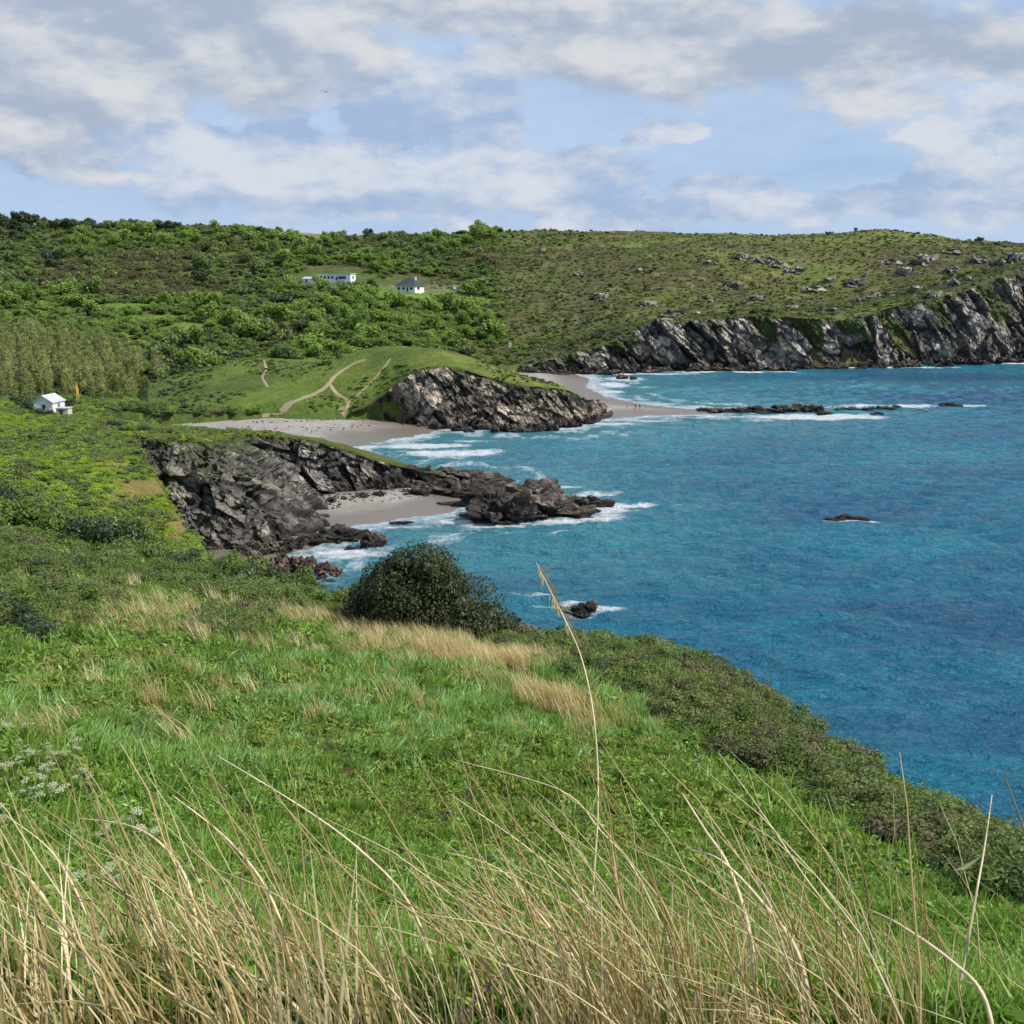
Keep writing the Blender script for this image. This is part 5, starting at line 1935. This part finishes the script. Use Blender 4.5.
def umbel_plant(px_, py_, hgt, seed):
    x_, y_, z_ = at_px(px_, py_, 4, 40)
    g = random.Random(seed)
    e = empty('cow_parsley', (x_, y_, z_), g.uniform(0, 6))
    st_ = MB()
    gg = np.random.default_rng(seed)
    for k in range(5):
        a = g.uniform(0, 6.28)
        r_ = g.uniform(.02, .22)
        top_ = Vector((math.cos(a) * r_, math.sin(a) * r_, hgt * g.uniform(.8, 1.05)))
        st_.tube([(0, 0, -.05), top_ * .5 + Vector((0, 0, .05)), top_], [.006, .005, .003], 5)
        add('flower_head', UMB[k % 3], e, top_, (g.uniform(-.3, .3), g.uniform(-.3, .3), a), g.uniform(.55, .95))
    st_.build('stem', LEAF['mid'], e)
    tag(e, 'cow parsley with flat creamy flower heads in the meadow at the left', 'wildflower', 'cow parsley in the meadow')


for i, (a, b) in enumerate([(8, 775), (18, 762), (30, 770), (48, 790), (12, 792), (35, 800), (60, 775), (22, 815), (85, 792), (50, 757), (5, 745), (75, 765), (42, 815), (128, 842), (150, 860), (90, 850), (100, 905), (10, 835), (65, 808), (30, 748)]):
    umbel_plant(a, b + 14, RND.uniform(.5, .75), 500 + i)

# ------------------------------------------------------------------ tall dry stalks in front
STALK = simple('dry_stalk', (0.62, 0.52, 0.31), 0.55, 0.25, 14.0)
STALK_D = simple('brown_stalk', (0.17, 0.12, 0.065), 0.6, 0.3, 14.0)


def stalk(pts, d, r, mat, label, head=None, name='grass_stalk'):
    P3 = [P(a, b, d + 0.12 * i) for i, (a, b) in enumerate(pts)]
    c = resample(P3, len(P3) * 6)
    c[0, 2] = min(c[0, 2], ground_at(c[0, 0], c[0, 1]) - 0.02)
    e = empty(name, c[0])
    rad = [r * (1 - 0.75 * (i / (len(c) - 1)) ** 1.5) for i in range(len(c))]
    MB().tube([Vector(p - c[0]) for p in c], rad, 6).build('stem', mat, e, None, True)
    tag(e, label, 'grass')
    return e, c - c[0]


def base_ext(pts, d):
    """carry a stalk that leaves the picture down to the turf"""
    return pts


# tall seeding reed
pts = [(578, 1085), (583, 1020), (592, 900), (598, 800), (594, 720), (582, 660), (566, 622), (552, 594), (536, 562)]
rd, c = stalk(pts, 3.2, 0.0052, STALK, 'tallest reed, seed plume at its bent tip, rising over the sea', name='reed')
g = random.Random(3)
m = MB()
vs, fs, tn = [], [], []
for k in range(130):
    t = g.uniform(0.80, 1.0) if g.random() < 0.75 else g.uniform(0.70, 0.78)
    q = Vector(c[int(t * (len(c) - 1))])
    L_ = g.uniform(.03, .075)
    d_ = Vector((g.uniform(-.1, 1.0), g.uniform(-.4, .4), g.uniform(-1.1, -.1))).normalized() * L_
    s_ = Vector((0, 1, .3)).cross(d_).normalized() * g.uniform(.0015, .0035)
    o_ = len(vs)
    vs += [q - s_ * .4, q + s_ * .4, q + d_ * .6 + s_, q + d_, q + d_ * .6 - s_]
    fs.append((o_, o_ + 1, o_ + 2, o_ + 3, o_ + 4))
    tn += [g.random()] * 5
me_ = new_mesh('seed_plume', vs, fs, [LEAF['straw2']])
fattr(me_, 'tint', tn)
add('seed_plume', me_, rd)

named = [
    ([(455, 1085), (462, 1022), (500, 975), (550, 953), (620, 947), (690, 944)], 2.5, .0085, STALK_D, 'thick brown stalk arching over flat to the right near the bottom edge'),
    ([(205, 1085), (213, 1020), (235, 930), (243, 860), (245, 790)], 3.0, .008, STALK_D, 'straight dark brown stalk rising alone at the left'),
    ([(232, 1085), (230, 1010), (238, 920), (246, 850)], 3.2, .0065, STALK_D, 'second dark stalk crossing behind the straight dark brown one'),
    ([(142, 1085), (138, 1000), (136, 920), (120, 865), (98, 815), (72, 760)], 3.0, .007, STALK_D, 'dark stalk leaning left with a fine hooked tip'),
    ([(206, 1085), (200, 970), (190, 890), (165, 848), (130, 826), (76, 818)], 3.0, .007, STALK, 'pale stalk bent right over to the left like a hook'),
    ([(300, 1085), (296, 990), (272, 900), (230, 842), (172, 795)], 2.8, .0075, STALK, 'pale stalk curving up to the left beside the bent hook stalk'),
    ([(450, 1085), (440, 990), (410, 905), (360, 850), (300, 806), (216, 755)], 3.1, .007, STALK, 'long pale stalk sweeping far up to the left across the meadow'),
    ([(330, 1085), (300, 1012), (250, 975), (180, 950), (86, 944)], 2.6, .0075, STALK, 'pale stalk fallen nearly flat to the left near the bottom'),
    ([(620, 1085), (590, 985), (540, 915), (500, 870), (445, 852)], 3.0, .007, STALK, 'pale stalk with a blunt tip left of the tall reed'),
    ([(660, 1085), (640, 1000), (600, 925), (540, 858), (450, 794)], 3.2, .006, STALK, 'thin pale stalk reaching left across the meadow below the dry band'),
    ([(700, 1085), (690, 1000), (640, 880), (600, 830), (560, 790), (455, 760)], 3.4, .0055, STALK, 'long thin stalk passing behind the tall reed'),
    ([(940, 1085), (955, 1010), (975, 900), (984, 850), (992, 795)], 2.9, .0065, STALK, 'upright stalk with a pale hanging flag leaf at the right'),
    ([(1060, 1085), (1045, 900), (1024, 830), (1003, 772)], 2.9, .006, STALK_D, 'thin stalk at the right border against the sea'),
    ([(870, 1085), (850, 950), (800, 870), (760, 810), (718, 752)], 3.3, .0055, STALK, 'thin stalk leaning left before the seaward scrub'),
    ([(880, 1085), (872, 960), (865, 880), (845, 830), (830, 794)], 3.3, .005, STALK_D, 'thin dark stalk before the seaward scrub'),
    ([(760, 1085), (752, 950), (730, 870), (705, 830), (682, 793)], 2.7, .009, STALK, 'broad pale stalk with a cut-off tip right of the reed'),
    ([(820, 1085), (800, 960), (760, 900), (720, 860), (690, 850)], 2.6, .008, STALK, 'broad pale leaf stalk bent left below the cut-off one'),
    ([(1000, 1085), (985, 1000), (950, 960), (900, 925), (870, 910)], 2.5, .008, STALK, 'broad pale stalk leaning left near the bottom right'),
    ([(60, 1085), (70, 1000), (60, 930), (30, 880), (-5, 860)], 2.6, .008, STALK, 'pale stalk bowing out past the left border'),
    ([(110, 1085), (100, 960), (80, 900), (50, 850), (5, 815)], 2.9, .006, STALK, 'slender stalk leaning left at the left border'),
]
for pts, d, r_, mt, lab in named:
    e, c = stalk(pts, d, r_, mt, lab)
    if 'flag leaf' in lab:
        k = int(len(c) * .72)
        q = c[k]
        v = [q, q + np.array([-.05, 0, -.03]), q + np.array([-.10, .01, -.07]), q + np.array([-.05, 0.004, -.06])]
        me_ = new_mesh('leaf', np.array(v), np.array([(0, 1, 2, 3)]), [LEAF['straw2']])
        fattr(me_, 'tint', [.8] * 4)
        add('leaf', me_, e)


def stalk_proto(seed, h, bend, r, mat):
    g = random.Random(seed)
    pts = []
    for i in range(8):
        t = i / 7
        pts.append((-bend * t ** 2.2 * h + g.uniform(-.01, .01), g.uniform(-.012, .012), h * (t - 0.22 * bend * t * t)))
    m = MB()
    m.tube(pts, [r * (1 - 0.8 * (i / 7) ** 1.4) for i in range(8)], 5)
    me = new_mesh('stalk', m.v, m.f, [mat], True)
    fattr(me, 'tint', [g.random()] * len(m.v))
    return proto('stalk', me)


SPR = []
for i in range(12):
    SPR.append(stalk_proto(600 + i, 1.0, (0.08, 0.2, 0.34, 0.55)[i % 4], (0.0038, 0.0052, 0.0046)[i % 3], LEAF['straw' if i % 3 else 'straw2']))
SBL = [proto('blade', blades(14, 0.9, 0.22, s, LEAF[m], 0.0065, 0.28, 0.42, 5)) for s, m in ((91, 'straw'), (92, 'straw2'), (93, 'straw'))]
x, y = polar(980, -40, 40, 2.2, 5.4, 181)
z = land(x, y)
g = np.random.default_rng(37)
nz = fbm2(x * 0.9, y * 0.9, 3, 216)
px, py = project(x, y, z)
gap = inell(px, y * 0 + 0, 410, 0, 85, 1) & (g.random(len(x)) < .55)
ok = (nz > 0.36) & ~gap
x, y, z = x[ok], y[ok], z[ok]
n = len(x)
r = np.stack([g.normal(size=n) * .07, g.normal(size=n) * .12 - 0.10, g.normal(size=n) * .45], 1)
sc = 0.40 + 0.75 * g.random(n) ** 1.4
scatter('dry_grass', np.stack([x, y, z - 0.02], 1), r, np.stack([np.full(n, 1.0), np.full(n, 1.0), sc], 1) * np.array([1, 1, 1.0]), g.integers(0, 12, n), SPR,
        'tall bleached grass stalks leaning left along the bottom of the view', 'grass')
x, y = polar(240, -40, 40, 2.3, 4.6, 191)
z = land(x, y)
nz = fbm2(x * 0.9, y * 0.9, 3, 216)
ok = nz > 0.44
x, y, z = x[ok], y[ok], z[ok]
n = len(x)
r = np.stack([g.normal(size=n) * .08, g.normal(size=n) * .1, g.normal(size=n) * .5], 1)
scatter('dry_grass', np.stack([x, y, z - 0.02], 1), r, 0.35 + 0.4 * g.random(n), g.integers(0, 3, n), SBL,
        'dense straw blades at the feet of the tall stalks', 'grass')

for i, (a, d, s_) in enumerate(((118, 158, 2.8), (128, 153, 2.6), (140, 149, 3.0), (152, 147, 2.4), (163, 146, 2.8), (175, 146, 2.2), (188, 147.5, 2.6), (200, 148.5, 2.0), (108, 164, 3.0), (146, 156, 2.6), (170, 156, 2.4))):
    near_bush(a, d, s_, ('dark', 'gorse', 'olive')[i % 3], 'scrub bush on the rim of the dark cliff above the cove', 'bushes on the cliff rim', n=900)

# pebbles strewn over the upper sand
PEB = []
for i in range(4):
    m_ = rock_mesh(270 + i, 1.1, 0.7, 9, amp=0.25)
    m_.materials[0] = M['rock'] if i % 2 else M['rock_sea']
    PEB.append(proto('pebble', m_))
x, y = polar(60000, -26, 12, 128, 345, 231)
z, l = land(x, y, True)
g = np.random.default_rng(38)
band = fbm2(x * 0.12, y * 0.3, 4, 221)
ok = (l == 5) & (z > 0.75) & (g.random(len(x)) < 0.05 + 0.5 * (band > 0.56) + 0.25 * (y < 175))
x, y, z = x[ok], y[ok], z[ok]
n = len(x)
scatter('pebbles', np.stack([x, y, z], 1), rots(n, 48, 0.1), 0.07 + 0.22 * g.random(n) ** 3, g.integers(0, 4, n), PEB,
        'grey pebbles and stones strewn over the upper sand of the beaches', 'pebbles')
